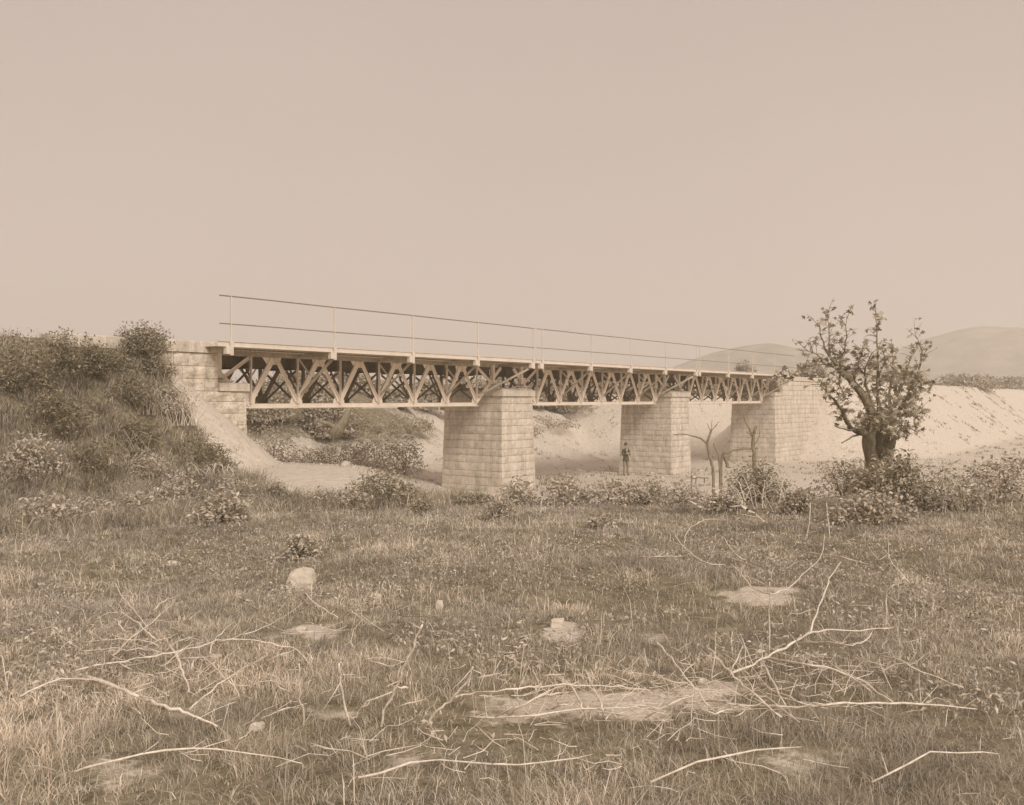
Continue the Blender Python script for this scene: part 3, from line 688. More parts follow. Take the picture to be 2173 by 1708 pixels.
LIMB = [  # crop polyline, radii in crop units, depth drift
 ([(905, 1060), (840, 905), (765, 775), (690, 680), (600, 590), (540, 520), (480, 420), (440, 330), (420, 220)], [62, 46, 40, 34, 26, 16, 10, 7, 3], -.15),
 ([(850, 1120), (745, 1095), (670, 1050), (630, 980), (600, 900), (560, 830), (480, 770), (430, 700)], [40, 26, 22, 20, 18, 12, 7, 3], -.25),
 ([(745, 1095), (660, 1070), (545, 1035)], [16, 10, 4], -.3), ([(745, 1105), (690, 1130), (605, 1175)], [13, 9, 5], -.3),
 ([(920, 1010), (905, 850), (890, 650), (905, 420), (890, 260), (885, 110)], [30, 20, 13, 9, 6, 2], .05), ([(600, 590), (590, 500), (625, 420), (640, 320), (645, 160)], [18, 11, 8, 6, 2], -.1),
 ([(960, 1030), (1030, 960), (1090, 890), (1160, 850), (1220, 790)], [40, 30, 20, 12, 4], .1), ([(980, 1010), (1060, 790), (1120, 650), (1160, 500), (1200, 420)], [30, 18, 12, 8, 3], .25),
 ([(690, 680), (720, 570), (760, 470), (770, 400)], [16, 10, 7, 3], -.1), ([(860, 880), (800, 700), (790, 560), (850, 440)], [18, 12, 8, 3], -.2), ([(560, 560), (480, 540), (400, 450), (300, 400)], [12, 8, 5, 2], -.2),
 ([(500, 440), (500, 300), (490, 110)], [6, 4, 2], -.1), ([(600, 590), (580, 680), (615, 770)], [12, 10, 6], -.3), ([(1090, 890), (1150, 770), (1200, 660), (1235, 580)], [20, 12, 8, 3], .3), ([(990, 1000), (1000, 760), (1030, 540), (1015, 370)], [20, 12, 8, 3], .2),
 ([(1050, 950), (1150, 950), (1220, 920), (1270, 880)], [22, 14, 8, 3], .2), ([(1140, 820), (1260, 740), (1230, 600), (1265, 420), (1205, 285)], [18, 12, 9, 6, 2], .1), ([(905, 640), (960, 500), (940, 400)], [10, 7, 3], 0.), ([(500, 540), (420, 533), (330, 548), (255, 578), (190, 624), (155, 678), (101, 703), (39, 690)], [6, 5, 4.5, 4, 4, 4, 3, 2], -.1)]
shoots = []
for k, (pl, rr, dr) in enumerate(LIMB):
    pts = [tl(T5(x, y, dr * i / max(1, len(pl) - 1) * 4)) for i, (x, y) in enumerate(pl)]
    g = random.Random(50 + k); sm = []; sr = []
    for i in range(len(pts) - 1):
        for q in range(3):
            f = q / 3; p = pts[i].lerp(pts[i + 1], f); j = 6 * kx if (i or q) else 0
            sm.append(p + Vector((g.uniform(-j, j), g.uniform(-j, j), g.uniform(-j, j)))); sr.append((rr[i] * (1 - f) + rr[i + 1] * f) * kx * .8)
    sm.append(pts[-1]); sr.append(rr[-1] * kx)
    mb = MB(); mb.tube(sm, sr, 8); mb.build('limb', M['bark'], pt, smooth=True)
    for i in range(len(sm)):
        if sr[i] < 22 * kx and k not in (2, 3, len(LIMB) - 1): shoots.append((sm[i], 1.0))
        elif i > 3 and k not in (2, 3): shoots.append((sm[i], .6))
g = random.Random(5); LP = []; mb = MB()
clump = [(780, 830), (820, 1000), (900, 900), (960, 930), (1000, 840), (1040, 880), (1100, 960), (1100, 1040), (980, 1040), (870, 960), (1150, 680), (1080, 640), (1200, 640), (1000, 650), (940, 700), (880, 560), (820, 540), (860, 690), (760, 600), (700, 590),
         (640, 760), (560, 770), (520, 720), (480, 560), (590, 840), (470, 830), (1180, 880), (1230, 980), (1080, 760), (1180, 760), (900, 820), (960, 770), (1030, 560), (1230, 830), (1210, 1060), (1000, 1110), (1130, 1110), (860, 1030), (930, 1010), (1010, 1040), (800, 1060), (1060, 1120)]
for (x, y) in clump: shoots += [(tl(T5(x + g.uniform(-25, 25), y + g.uniform(-25, 25), g.uniform(-.6, .5) - (.45 if y > 850 else 0))), 1.2) for _ in range(4 if y > 880 and x > 760 else 1 + (g.random() < .55 if x > 780 else 0))]
for p, w in shoots:
    for q in range(2 if w > .8 else 1):
        dv = Vector((g.uniform(-1, 1), g.uniform(-1, 1), g.uniform(-.1, 1.1))).normalized(); L = g.uniform(.14, .34)
        e = p + dv * L; mb.tube([p, p + dv * L * .5 + Vector((0, 0, .01)), e], [.006, .004, .002], 4, cap=False)
        for j in range(g.randint(1, 4)): LP.append(p + dv * L * g.uniform(.3, 1.1) + Vector((g.gauss(0, .03), g.gauss(0, .03), g.gauss(0, .03))))
mb.build('shoots', M['twig'], pt)['kind'] = 'stuff'
V, F, s = leaves(np.array([tuple(p) for p in LP]), .096, .35, star=True, seed=9, shade=(.55, 1.5), droop=.4); np_mesh('crown', V, F, M['leaf_tree'], s, pt)
mb = MB(); V = []; F = []; g = random.Random(77); c = tl(T5(915, 1165)); nr = 16  # dark patch on the trunk front, painting in the shade of leaves
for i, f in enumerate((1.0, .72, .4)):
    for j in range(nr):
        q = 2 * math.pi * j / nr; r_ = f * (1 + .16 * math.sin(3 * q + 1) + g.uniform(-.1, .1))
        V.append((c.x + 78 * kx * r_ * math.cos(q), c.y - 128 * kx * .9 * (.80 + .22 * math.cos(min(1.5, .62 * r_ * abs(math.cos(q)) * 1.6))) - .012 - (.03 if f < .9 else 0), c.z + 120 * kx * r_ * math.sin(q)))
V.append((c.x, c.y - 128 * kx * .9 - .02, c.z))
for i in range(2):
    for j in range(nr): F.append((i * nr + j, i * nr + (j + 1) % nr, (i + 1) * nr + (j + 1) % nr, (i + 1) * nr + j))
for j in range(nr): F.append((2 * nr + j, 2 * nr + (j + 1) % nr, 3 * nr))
mb.add(V, F); mb.build('bole_shade', M['bole_shade'], [c_ for c_ in pt.children if c_.name.startswith('trunk')][0], smooth=True)

# ------------------------------------------------------------------ shrubs of the meadow and the embankment
SHR = [  # px, base row, width, height, n, leaf, label, mat
 (472, 1112, 122, 56, 620, .085, 'large-leaved shrub with bright top and dark base at the left meadow edge', 'leaf'), (292, 1098, 95, 50, 460, .08, 'leafy shrub at the left, left of two shrubs below the slope', 'leaf'), (362, 1082, 90, 46, 460, .08, 'leafy shrub between two others below the left slope', 'leaf'),
 (395, 1050, 120, 55, 520, .085, 'leafy shrub on the foot of the left embankment', 'leaf'), (500, 1058, 110, 46, 460, .08, 'leafy shrub left of the bare sandy slope foot', 'leaf'), (585, 1066, 56, 36, 240, .075, 'small dark-edged shrub at the foot of the bare strip', 'leaf_dark'),
 (682, 1080, 84, 38, 380, .075, 'low shrub before the sandy terrace', 'leaf'), (750, 1086, 84, 40, 380, .075, 'low shrub right of the shrub before the terrace', 'leaf'), (635, 1190, 92, 46, 380, .07, 'isolated leafy shrub out in the meadow above the boulder', 'leaf'),
 (812, 1046, 150, 66, 800, .085, 'wide tall shrub standing against the pale sand left of the first pier', 'leaf_dark'), (898, 1092, 70, 28, 280, .07, 'low dark shrub in the grass left of the first pier', 'leaf_dark'), (1056, 1104, 76, 50, 420, .075, 'leafy shrub in the grass in front of the first pier', 'leaf'),
 (1010, 1052, 84, 22, 420, .07, 'dark low bush at the foot of the first pier', 'leaf_dark'), (1100, 1066, 90, 46, 460, .085, 'leafy shrub at the right foot of the first pier', 'leaf'), (1196, 1074, 110, 52, 560, .09, 'large-leaved shrub right of the first pier', 'leaf'),
 (1285, 1062, 110, 46, 520, .085, 'leafy shrub below the standing person', 'leaf'), (1366, 1068, 110, 52, 520, .085, 'leafy shrub in front of the second pier', 'leaf'), (1275, 1124, 70, 30, 240, .07, 'low shrub in the grass below the standing person', 'leaf'),
 (1448, 1070, 100, 44, 460, .08, 'leafy shrub right of the second pier foot', 'leaf'), (1610, 1070, 140, 84, 1500, .07, 'dense dark bush in front of the right abutment', 'leaf_dark'), (1530, 1086, 90, 42, 420, .075, 'shrub left of the dense dark bush', 'leaf'),
 (1700, 1090, 90, 50, 440, .08, 'shrub between the dense dark bush and the plane tree', 'leaf'), (1842, 1112, 180, 62, 1000, .085, 'wide pale-leaved shrub before the plane tree', 'leaf'), (1790, 1042, 140, 72, 800, .085, 'shrub at the left foot of the plane tree', 'leaf'),
 (1895, 1085, 200, 122, 1500, .085, 'dark sprouting shrub round the foot of the plane tree', 'leaf_dark'), (2010, 1080, 150, 80, 800, .085, 'shrub right of the plane tree', 'leaf'), (2120, 1070, 150, 100, 900, .085, 'tall shrub at the right border of the view', 'leaf'),
 (100, 1120, 150, 60, 700, .085, 'leafy shrub at the left border of the view', 'leaf'), (195, 1105, 110, 56, 520, .085, 'leafy shrub near the left border', 'leaf')]
for i, (px, py, w, h, n, lf, lab, m) in enumerate(SHR):
    dd = min(on_ground(px, py).y, 18.2)
    shrub(px, py, w, h * (1.0 if dd < 18 else 1.15), lab, 300 + i, int(n * 2.1), lf * .92, m, .55, shade=(.55, 1.4), depth=dd, clumps=9 + i % 7, spread=.36 + .03 * (i % 4))
SLOPE = [(300, 752, 120, 62, 1500, .085, 'dark bush on the crest of the left embankment', 'leaf_slope'), (225, 790, 120, 60, 900, .085, 'bush on the left embankment slope near its crest', 'leaf_slope'), (330, 800, 90, 40, 600, .08, 'small bush below the crest bush', 'leaf_slope'), (270, 860, 120, 60, 800, .08, 'tangled bush half way up the left slope', 'leaf_slope'),
         (360, 880, 110, 60, 800, .07, 'twiggy bush right of the tangled one on the left slope', 'leaf'), (290, 940, 110, 50, 700, .08, 'bush low on the left slope', 'leaf_slope'), (420, 990, 130, 60, 900, .08, 'bush at the foot of the left slope beside the bare strip', 'leaf_slope'), (300, 1010, 120, 50, 700, .08, 'bush at the foot of the left slope', 'leaf'),
         (150, 800, 150, 90, 1300, .09, 'large bush on the left embankment near the border', 'leaf_slope'), (50, 830, 160, 110, 1300, .09, 'large bush on the embankment at the left border', 'leaf_slope'), (120, 920, 150, 80, 1000, .09, 'bush half way down the slope near the left border', 'leaf_slope'), (60, 1010, 150, 80, 900, .09, 'bush at the slope foot at the left border', 'leaf'), (190, 1000, 120, 60, 700, .08, 'bush at the slope foot near the left border', 'leaf_slope'),
         (470, 1010, 90, 40, 500, .07, 'weedy bush at the left edge of the bare strip', 'leaf_slope'), (345, 765, 50, 24, 300, .07, 'sprig of bush overhanging the coping', 'leaf_slope')]
for i, (px, py, w, h, n, lf, lab, m) in enumerate(SLOPE): shrub(px, py, w, h, lab, 400 + i, int(n * 1.9), lf * .9, m, .4, 'bushes on the left embankment', clumps=22)

# ------------------------------------------------------------------ grass
def blades(n_try, gen, hrange, wmin, shade, seed, curl=.55, per=1, rad=.03):
    """tufts of 'per' blades; height and brightness belong to the tuft, small differences to the blade"""
    g = np.random.default_rng(seed); x, y, keep, hs = gen(g, n_try); x, y, hs = x[keep], y[keep], hs[keep]; n = len(x)
    th = g.uniform(*hrange, n) * hs; ts = g.uniform(*shade, n) * (0.55 + .9 * fbm(x * .7 + 3, y * .7 + 5)) * (.65 + .7 * fbm(x * 3.1, y * 3.1)); tr = rad * g.uniform(.5, 1.6, n)
    x, y, th, ts, tr = [np.repeat(v, per) for v in (x, y, th, ts, tr)]; n = len(x)
    ox, oy = g.normal(size=n), g.normal(size=n); r = np.hypot(x, y)
    if per > 1: x = x + ox * tr; y = y + oy * tr
    z = height(x, y); hh = th * g.uniform(.45, 1.25, n); w = np.maximum(wmin, .00055 * r) * g.uniform(.6, 1.5, n)
    a = np.where(per > 1, np.arctan2(oy, ox) + g.normal(0, .7, n), g.uniform(0, 2 * np.pi, n)); ln = hh * curl * g.uniform(.1, 1.5, n); dx, dy = np.cos(a) * ln, np.sin(a) * ln
    b = g.uniform(0, 2 * np.pi, n); bx, by = np.cos(b) * w / 2, np.sin(b) * w / 2
    P = np.stack([x, y, z - .015], -1); fold = g.uniform(.45, .8, n)
    def off(f, hz, sx): return P + np.stack([dx * f + bx * sx, dy * f + by * sx, hh * hz], -1)
    V = np.stack([off(0, 0, 1), off(0, 0, -1), off(.3, fold, .85), off(.3, fold, -.85), off(1, np.minimum(1.0, fold + .3), 0)], 1).reshape(-1, 3)
    b0 = (np.arange(n) * 5)[:, None]
    F = np.concatenate([b0 + np.array([[0, 1, 3]]), b0 + np.array([[0, 3, 2]]), b0 + np.array([[2, 3, 4]])])
    return V, F, np.tile(ts * g.uniform(.75, 1.25, n), 3)
def gen_meadow(g, n):
    # more blades per square metre near by
    y = 2.4 + 18.2 * g.random(n) ** 1.25; x = g.uniform(-.72, .72, n) * (y + .6)
    b = bare(x, y); dn = fbm(x * .8 + 50, y * .8)
    b = b * (.55 + .9 * fbm(x * 4 + 3, y * 4)); keep = (g.random(n) > b * 1.5) & (g.random(n) < 2.3 * (dn - .22)) & (fbm(x * 5.3 + 1, y * 5.3) > .30)
    return x, y, keep, .45 + 1.15 * fbm(x * .9 + 9, y * .9) ** 1.3
V1, F1, s1 = blades(58000, gen_meadow, (.035, .115), .0027, (.5, 1.12), 21, 1.1, 14, .036)
def gen_short(g, n):
    y = 2.4 + 18.2 * g.random(n) ** 1.25; x = g.uniform(-.72, .72, n) * (y + .6); b = bare(x, y) * (.55 + .9 * fbm(x * 4 + 3, y * 4))
    return x, y, (g.random(n) > b * 1.5) & (g.random(n) < .55 + .5 * fbm(x * 2, y * 2)), .7 + .6 * fbm(x * 1.5, y * 1.5)
Vb, Fb, sb = blades(300000, gen_short, (.018, .06), .0038, (.35, 1.2), 26, 1.3)
def gen_stalk(g, n):
    y = 3.0 + 17 * g.random(n); x = g.uniform(-.7, .7, n) * y; keep = g.random(n) > bare(x, y) * 1.3
    return x, y, keep & (fbm(x * .5 + 70, y * .5) > .42), 1 + 0 * x
V2, F2, s2 = blades(7000, gen_stalk, (.10, .28), .0028, (.8, 1.35), 22, .45)
def gen_slope(g, n):
    s = g.uniform(-16, 1.5, n); t = g.uniform(-9, 1.0, n); x = P0[0] + s * U[0] + t * N[0]; y = P0[1] + s * U[1] + t * N[1]
    keep = (g.random(n) > bare(x, y) * 1.6) & (y > 12) & (np.abs(x) < .75 * y) & ~((t > .95) & (s > -4.3)); return x, y, keep, .7 + .8 * fbm(x, y)
V3, F3, s3 = blades(14000, gen_slope, (.10, .34), .006, (.45, 1.4), 23, 1.0, 9, .06)
def gen_bank(g, n):
    s = g.uniform(-4, 120, n); t = g.uniform(-16, 24, n); x = P0[0] + s * U[0] + t * N[0]; y = P0[1] + s * U[1] + t * N[1]
    keep = (y > 19) & (fbm(x * .7 + 11, y * .7) > .57) & (g.random(n) < .5) & ~((t > .9) & (t < 4) & (s < 1.5)); return x, y, keep, .8 + 0 * x
V4, F4, s4 = blades(26000, gen_bank, (.08, .26), .012, (.5, 1.0), 24, .9, 7, .09)
def gen_far(g, n):
    y = g.uniform(18, 27, n); x = g.uniform(-.1, .72, n) * y; s = (x - P0[0]) * U[0] + (y - P0[1]) * U[1]; keep = (g.random(n) > bare(x, y) * 1.2) & (g.random(n) > sstep(20, 25, y)) ; return x, y, keep, .9 + 0 * x
V5, F5, s5 = blades(26000, gen_far, (.06, .18), .008, (.6, 1.3), 25, .7)
def join(*a):
    o = 0; VV = []; FF = []; SS = []
    for V, F, s in a: VV.append(V); FF.append(F + o); SS.append(s); o += len(V)
    return np.concatenate(VV), np.concatenate(FF), np.concatenate(SS)
V, F, s = join((V1, F1, s1), (Vb, Fb, sb), (V2, F2, s2), (V5, F5, s5)); tag(np_mesh('meadow_grass', V, F, M['grass'], s), 'rough meadow grass covering the foreground', 'grass', kind='stuff')
V, F, s = join((V3, F3, s3)); tag(np_mesh('slope_grass', V, F, M['slope'], s), 'long matted grass on the left embankment slope', 'grass', kind='stuff')
V, F, s = join((V4, F4, s4)); tag(np_mesh('bank_weeds', V, F, M['leaf_far'], s), 'sparse weeds dotted over the pale river bed and bank', 'weeds', kind='stuff')

# low broad-leaved weeds in loose colonies over the meadow
g = np.random.default_rng(31); y = 4.6 + 15 * g.random(90000) ** 1.1; x = g.uniform(-.72, .72, 90000) * y
k = (fbm(x * 1.1 + 20, y * 1.1 + 7) > .53) & (g.random(90000) > bare(x, y) * 1.2); x, y = x[k], y[k]
P = np.stack([x + g.normal(0, .03, len(x)), y + g.normal(0, .03, len(x)), height(x, y) + g.uniform(.01, .12, len(x))], -1)
V, F, s = leaves(P, .036, .35, seed=32, shade=(.5, 1.35), aspect=.4); tag(np_mesh('meadow_weeds', V, F, M['leaf'], s), 'low broad-leaved weeds growing through the meadow grass', 'weeds', kind='stuff')

# ------------------------------------------------------------------ dead branches
def LC(x, y): return (232.05 + .25426 * x, 1160.3 + .25426 * y)
def MC(x, y): return (773.5 + .27969 * x, 1160.3 + .27969 * y)
def RC(x, y): return (1353.6 + .28793 * x, 1049.8 + .28793 * y)
def smooth_line(P, k, jit, g):
    """Catmull-Rom through the points with slight knots"""
    out = []; n = len(P)
    for i in range(n - 1):
        p0, p1, p2, p3 = P[max(i - 1, 0)], P[i], P[i + 1], P[min(i + 2, n - 1)]
        for q in range(k):
            t = q / k; c = 0.5 * ((2 * p1) + (p2 - p0) * t + (2 * p0 - 5 * p1 + 4 * p2 - p3) * t * t + (3 * p1 - p0 - 3 * p2 + p3) * t ** 3)
            if i + q: c = c + Vector((g.gauss(0, jit), g.gauss(0, jit), g.gauss(0, jit)))
            out.append(c)
    out.append(P[-1]); return out
def branch(fn, lines, r, label, up=False, m='dry', dh=.13, group='dead branches lying in the grass', seed=[0]):
    """lines[0] is the branch, the rest are side twigs; r in photo units of thickness"""
    seed[0] += 1; g = random.Random(900 + seed[0]); o = None
    px = [fn(*p) for p in lines[0]]
    if up:
        b = on_ground(*px[-1], .03); dep = b.y
    for k, ln in enumerate(lines):
        pts = []
        for i, q in enumerate(ln):
            X, Y = fn(*q)
            if up: pts.append(at_depth(X, Y, dep - .03 * (len(ln) - 1 - i)))
            else:
                f = i / max(1, len(ln) - 1); lift = dh * (.55 + .6 * math.sin(math.pi * f) + g.uniform(-.15, .15))
                pts.append(on_ground(X, Y, max(.03, lift)))
        if up and k == 0: pts[-1].z -= .06
        if o is None: base = pts[-1].copy() if up else pts[0].copy(); base.z = height1(base.x, base.y); o = empty('dead_branch', base, 0, label, 'branch', group)
        P = smooth_line([p - base for p in pts], 3, .004, g); n = len(P)
        rr = [max(.0022, (1.3 if up else 1.0) * r * (1.0 if k == 0 else .7) * pts[0].y / FD * .5 * (1 - (.35 if up else .5) * (abs(i / (n - 1) - (1 if up else 0))))) * g.uniform(.88, 1.15) for i in range(n)]
        mb = MB(); mb.tube(P, [q * g.uniform(.82, 1.22) for q in rr], 7); mb.build('stem' if k == 0 else 'twig', M[m], o, smooth=True)
        if k == 0 and r > 2.5:
            for q in range(g.randint(2, 5) if n > 8 else 1):                # fine side shoots
                j = g.randint(1, n - 2); t = (P[j + 1] - P[j - 1]).normalized(); sd = Vector((g.gauss(0, 1), g.gauss(0, .7), g.uniform(.1, 1.2))); dv = (t * g.uniform(.4, 1.0) + sd.normalized() * .8).normalized()
                L = g.uniform(.04, .16) * (1 + pts[0].y * .06); bend = Vector((g.gauss(0, .2), g.gauss(0, .2), g.gauss(0, .2))) * L
                mb = MB(); mb.tube([P[j], P[j] + dv * L * .45 + bend * .5, P[j] + dv * L + bend], [rr[j] * .5, rr[j] * .38, max(.0012, rr[j] * .16)], 5); mb.build('twig', M[m], o, smooth=True)
B = branch
B(LC, [[(-300, 1040), (-100, 990), (25, 970), (180, 935), (330, 920), (500, 885), (690, 850), (840, 795), (1020, 768), (1250, 790), (1400, 820), (1515, 838), (1600, 890), (1675, 980)], [(70, 965), (150, 1010), (230, 1050)], [(840, 890), (880, 780), (950, 700), (1065, 612)]], 4.6, 'longest pale branch arching low across the lower left grass')
B(LC, [[(30, 905), (130, 810), (280, 690), (380, 610), (425, 560), (520, 490), (640, 450)], [(300, 692), (395, 672)]], 3.6, 'thin rising branch crossing others at the left edge')
B(LC, [[(80, 530), (200, 615), (290, 690), (360, 750), (440, 815)]], 3.4, 'branch slanting down right to the branch tangle at the left')
B(LC, [[(30, 290), (100, 400), (170, 490), (260, 600), (340, 700)]], 2.4, 'slender branch above the tangle at the left edge')
B(LC, [[(30, 600), (75, 625), (115, 690), (195, 725)]], 3.2, 'short kinked stick at the left edge')
B(LC, [[(-250, 800), (25, 775), (180, 770), (300, 785), (420, 830)]], 3.4, 'level branch, upper of two entering the tangle from the left')
B(LC, [[(-250, 870), (25, 850), (150, 855), (290, 860), (400, 850)]], 3.0, 'level branch, lower of two entering the tangle from the left')
B(LC, [[(495, 815), (560, 900), (600, 1010), (640, 1110), (665, 1210)], [(640, 1110), (690, 1010), (745, 890)]], 6.0, 'thick forked branch dropping right of the tangle')
B(LC, [[(770, 925), (860, 985), (945, 1085), (1045, 1165), (1080, 1250)]], 3.8, 'branch with knobbed head slanting down right')
B(LC, [[(670, 1360), (790, 1240), (960, 1110), (1100, 1030), (1250, 940), (1330, 900)], [(1330, 897), (1430, 890), (1530, 950)], [(1290, 960), (1440, 900), (1580, 850)]], 4.0, 'forked branch rising to the right through the lower left grass')
B(LC, [[(920, 800), (1100, 740), (1280, 680), (1450, 585), (1625, 465)], [(1045, 770), (1120, 720), (1180, 680)]], 2.6, 'thin branch rising right towards the boulder')
B(LC, [[(1635, 385), (1700, 450), (1800, 520), (1910, 590)], [(1850, 560), (1880, 530)]], 3.4, 'stick slanting down right from below the boulder')
B(LC, [[(1400, 695), (1560, 710), (1700, 710), (1830, 712)]], 3.0, 'level stick on the bare mound below the boulder')
B(LC, [[(1965, 580), (2005, 530), (2060, 560), (2110, 610)]], 2.6, 'bent twig over the bare mound right of the boulder')
B(LC, [[(1583, 975), (1580, 1120), (1590, 1250), (1610, 1360), (1612, 1460)]], 3.6, 'upright stick, left of two standing in the lower left grass', True)
B(LC, [[(1920, 970), (1935, 1130), (1960, 1290), (2015, 1445)], [(2173, 1290), (2080, 1370), (2015, 1445)]], 4.0, 'upright forked stick, right of two standing in the lower left grass', True)
B(LC, [[(1375, 1140), (1440, 1180), (1510, 1225)]], 3.6, 'short stick left of the upright sticks')
B(LC, [[(-200, 1080), (45, 1165), (130, 1210), (300, 1270), (450, 1320), (620, 1380), (740, 1420), (900, 1500)]], 8.0, 'thick bleached limb in the bottom left corner')
B(LC, [[(1250, 1450), (1390, 1380), (1510, 1345), (1620, 1345)]], 3.0, 'low curved stick by the foot of the upright sticks')
B(LC, [[(30, 50), (110, 110), (165, 180), (210, 250), (222, 350)]], 3.0, 'curved stalk arching over the grass high on the left edge', m='dry_mid')
B(LC, [[(375, 525), (440, 460), (510, 430), (615, 400)]], 2.6, 'small curved stick above the long arching branch')
B(LC, [[(170, 1330), (260, 1395)]], 4.0, 'short stick in the bottom left corner')
B(MC, [[(440, 590), (385, 680), (360, 790), (300, 900), (270, 1000), (210, 1110), (150, 1240), (125, 1320)], [(210, 1100), (60, 1150), (0, 1210)], [(215, 1090), (250, 1070), (330, 1070)]], 5.0, 'tall crooked stick rising left of bottom centre', True)
B(MC, [[(825, 910), (790, 1000), (710, 1100), (650, 1170), (560, 1240), (460, 1310)]], 4.6, 'crooked stick leaning right, beside the tall crooked stick', True)
B(MC, [[(690, 1140), (800, 1110), (1000, 1090), (1250, 1060), (1500, 1050), (1800, 1050), (2000, 1070), (2173, 1090)], [(710, 1100), (770, 1100), (800, 1110)]], 4.0, 'long level branch across the bottom centre')
B(MC, [[(215, 1235), (330, 1190), (490, 1165)]], 3.4, 'short branch at the foot of the tall crooked stick')
B(MC, [[(1350, 1020), (1300, 1060), (1290, 1145)]], 4.4, 'short hooked branch on the pale patch')
B(MC, [[(1080, 1290), (1180, 1210), (1330, 1130), (1450, 1110), (1600, 1095)]], 5.0, 'curved thick branch on the pale patch, lower of two')
B(MC, [[(1220, 1270), (1290, 1170), (1400, 1090), (1530, 1050)]], 4.6, 'curved thick branch on the pale patch, upper of two')
B(MC, [[(1330, 1000), (1420, 980), (1520, 965)]], 4.4, 'short level branch above the pale patch')
B(MC, [[(1440, 985), (1560, 1050), (1620, 1150), (1660, 1230), (1700, 1310)], [(1720, 1250), (1710, 1310)]], 5.0, 'arched branch bending down to the right, left of two')
B(MC, [[(1660, 1020), (1760, 1120), (1800, 1220), (1820, 1310)], [(1830, 1310), (1900, 1240)]], 5.0, 'arched branch bending down to the right, right of two')
B(MC, [[(780, 1290), (1100, 1290), (1300, 1270), (1600, 1240), (1900, 1225), (2173, 1205)]], 5.0, 'long straight pole lying along the bottom centre')
B(MC, [[(905, 1120), (920, 1210), (940, 1270)]], 3.0, 'small upright twig beside the pale patch', True)
B(MC, [[(20, 855), (120, 890), (235, 920)]], 3.4, 'short stick left of the tall crooked stick')
B(MC, [[(1380, 1230), (1520, 1200), (1620, 1180)]], 4.0, 'short branch between the arched branches')
B(MC, [[(1060, 820), (1170, 795), (1300, 790), (1380, 800)]], 2.4, 'thin curved twig in the mid meadow', m='dry_mid')
B(MC, [[(250, 515), (440, 530), (650, 510), (850, 490)]], 2.2, 'thin level stalk in the centre of the meadow', m='dry_mid')
B(RC, [[(700, 1310), (850, 1250), (950, 1195), (1080, 1130), (1200, 1060), (1330, 1005), (1500, 1000), (1700, 995), (1880, 980)], [(1200, 1090), (1400, 1090), (1580, 1105), (1670, 1080), (1730, 1000)], [(1275, 1015), (1310, 880), (1380, 720), (1410, 620), (1470, 530), (1500, 490)]], 6.0, 'big forked branch lying in the lower right grass', dh=.2)
B(RC, [[(270, 290), (330, 380), (400, 440), (480, 490), (580, 515), (650, 515)], [(340, 360), (360, 280), (420, 220), (530, 180), (620, 185)]], 2.6, 'looping stalk left of the sandy patch', m='dry')
B(RC, [[(685, 510), (760, 580), (830, 670), (900, 710), (980, 730), (1060, 710), (1150, 650), (1240, 560), (1340, 470), (1370, 370), (1378, 280)]], 2.8, 'long bowed stalk sweeping over the sandy patch')
B(RC, [[(1240, 430), (1400, 440), (1550, 470), (1710, 515)]], 2.4, 'thin level stalk right of the bowed one')
B(RC, [[(1890, 665), (1840, 710), (1830, 850), (1820, 975)]], 3.4, 'upright stick with bent tip at the right', True)
B(RC, [[(1840, 430), (1860, 480), (1940, 580), (2010, 665)], [(1838, 435), (1780, 480), (1690, 365)]], 2.8, 'angular stalk near the right border')
B(RC, [[(135, 1080), (200, 1150), (270, 1240), (330, 1320), (420, 1430), (500, 1530), (600, 1620)]], 4.4, 'straight stick slanting down right at the bottom, left of the forked branch')
B(RC, [[(100, 1325), (250, 1375), (380, 1400)]], 3.4, 'short stick crossing the straight slanting one')
B(RC, [[(510, 1120), (570, 1190), (680, 1310), (780, 1400), (880, 1490), (1060, 1640)], [(690, 1290), (740, 1190), (775, 1125)]], 5.0, 'stout stick slanting down right under the big forked branch')
B(RC, [[(910, 1230), (960, 1320), (1020, 1420), (1060, 1510), (1150, 1650)]], 4.0, 'slanting stick right of the stout one')
B(RC, [[(915, 1405), (1060, 1470), (1230, 1540), (1410, 1580)], [(1230, 1540), (1330, 1650)]], 4.4, 'forked stick low at the right')
B(RC, [[(60, 1640), (200, 1560), (330, 1510), (480, 1440)]], 5.0, 'thick branch rising right at the bottom')
B(RC, [[(340, 1530), (500, 1520), (640, 1530), (760, 1550), (900, 1540)]], 5.6, 'wavy thick branch at the bottom right, upper of two')
B(RC, [[(370, 1590), (520, 1600), (640, 1590), (780, 1550)], [(670, 1650), (760, 1620), (790, 1550)]], 4.6, 'wavy branch at the bottom right, lower of two')
B(RC, [[(860, 1555), (1100, 1565), (1300, 1560), (1430, 1545), (1750, 1530), (2090, 1545), (2500, 1580)]], 6.4, 'long thick pole lying along the bottom right')
B(RC, [[(950, 1195), (1100, 1230), (1260, 1255), (1400, 1270), (1600, 1350), (1720, 1420), (1880, 1530)]], 5.6, 'long branch running down to the bottom right corner')
B(RC, [[(972, 640), (974, 740), (972, 810), (968, 900), (968, 1180)]], 2.8, 'tall straight stick standing in the right meadow', True)
B(RC, [[(575, 1010), (570, 1100), (540, 1340)]], 2.8, 'upright stick, left of a pair before the forked branch', True)
B(RC, [[(697, 1010), (697, 1170)]], 2.8, 'upright stick, right of a pair before the forked branch', True)
B(RC, [[(1355, 1450), (1440, 1510)]], 4.0, 'short stick in the lower right grass')
B(RC, [[(0, 463), (140, 455), (350, 452)], [(140, 455), (100, 410)], [(150, 450), (240, 400)]], 2.4, 'thin forked twig in the right meadow', m='dry')
B(RC, [[(630, 310), (680, 390), (740, 450), (815, 495)]], 2.6, 'slanting stalk below the dense dark bush')
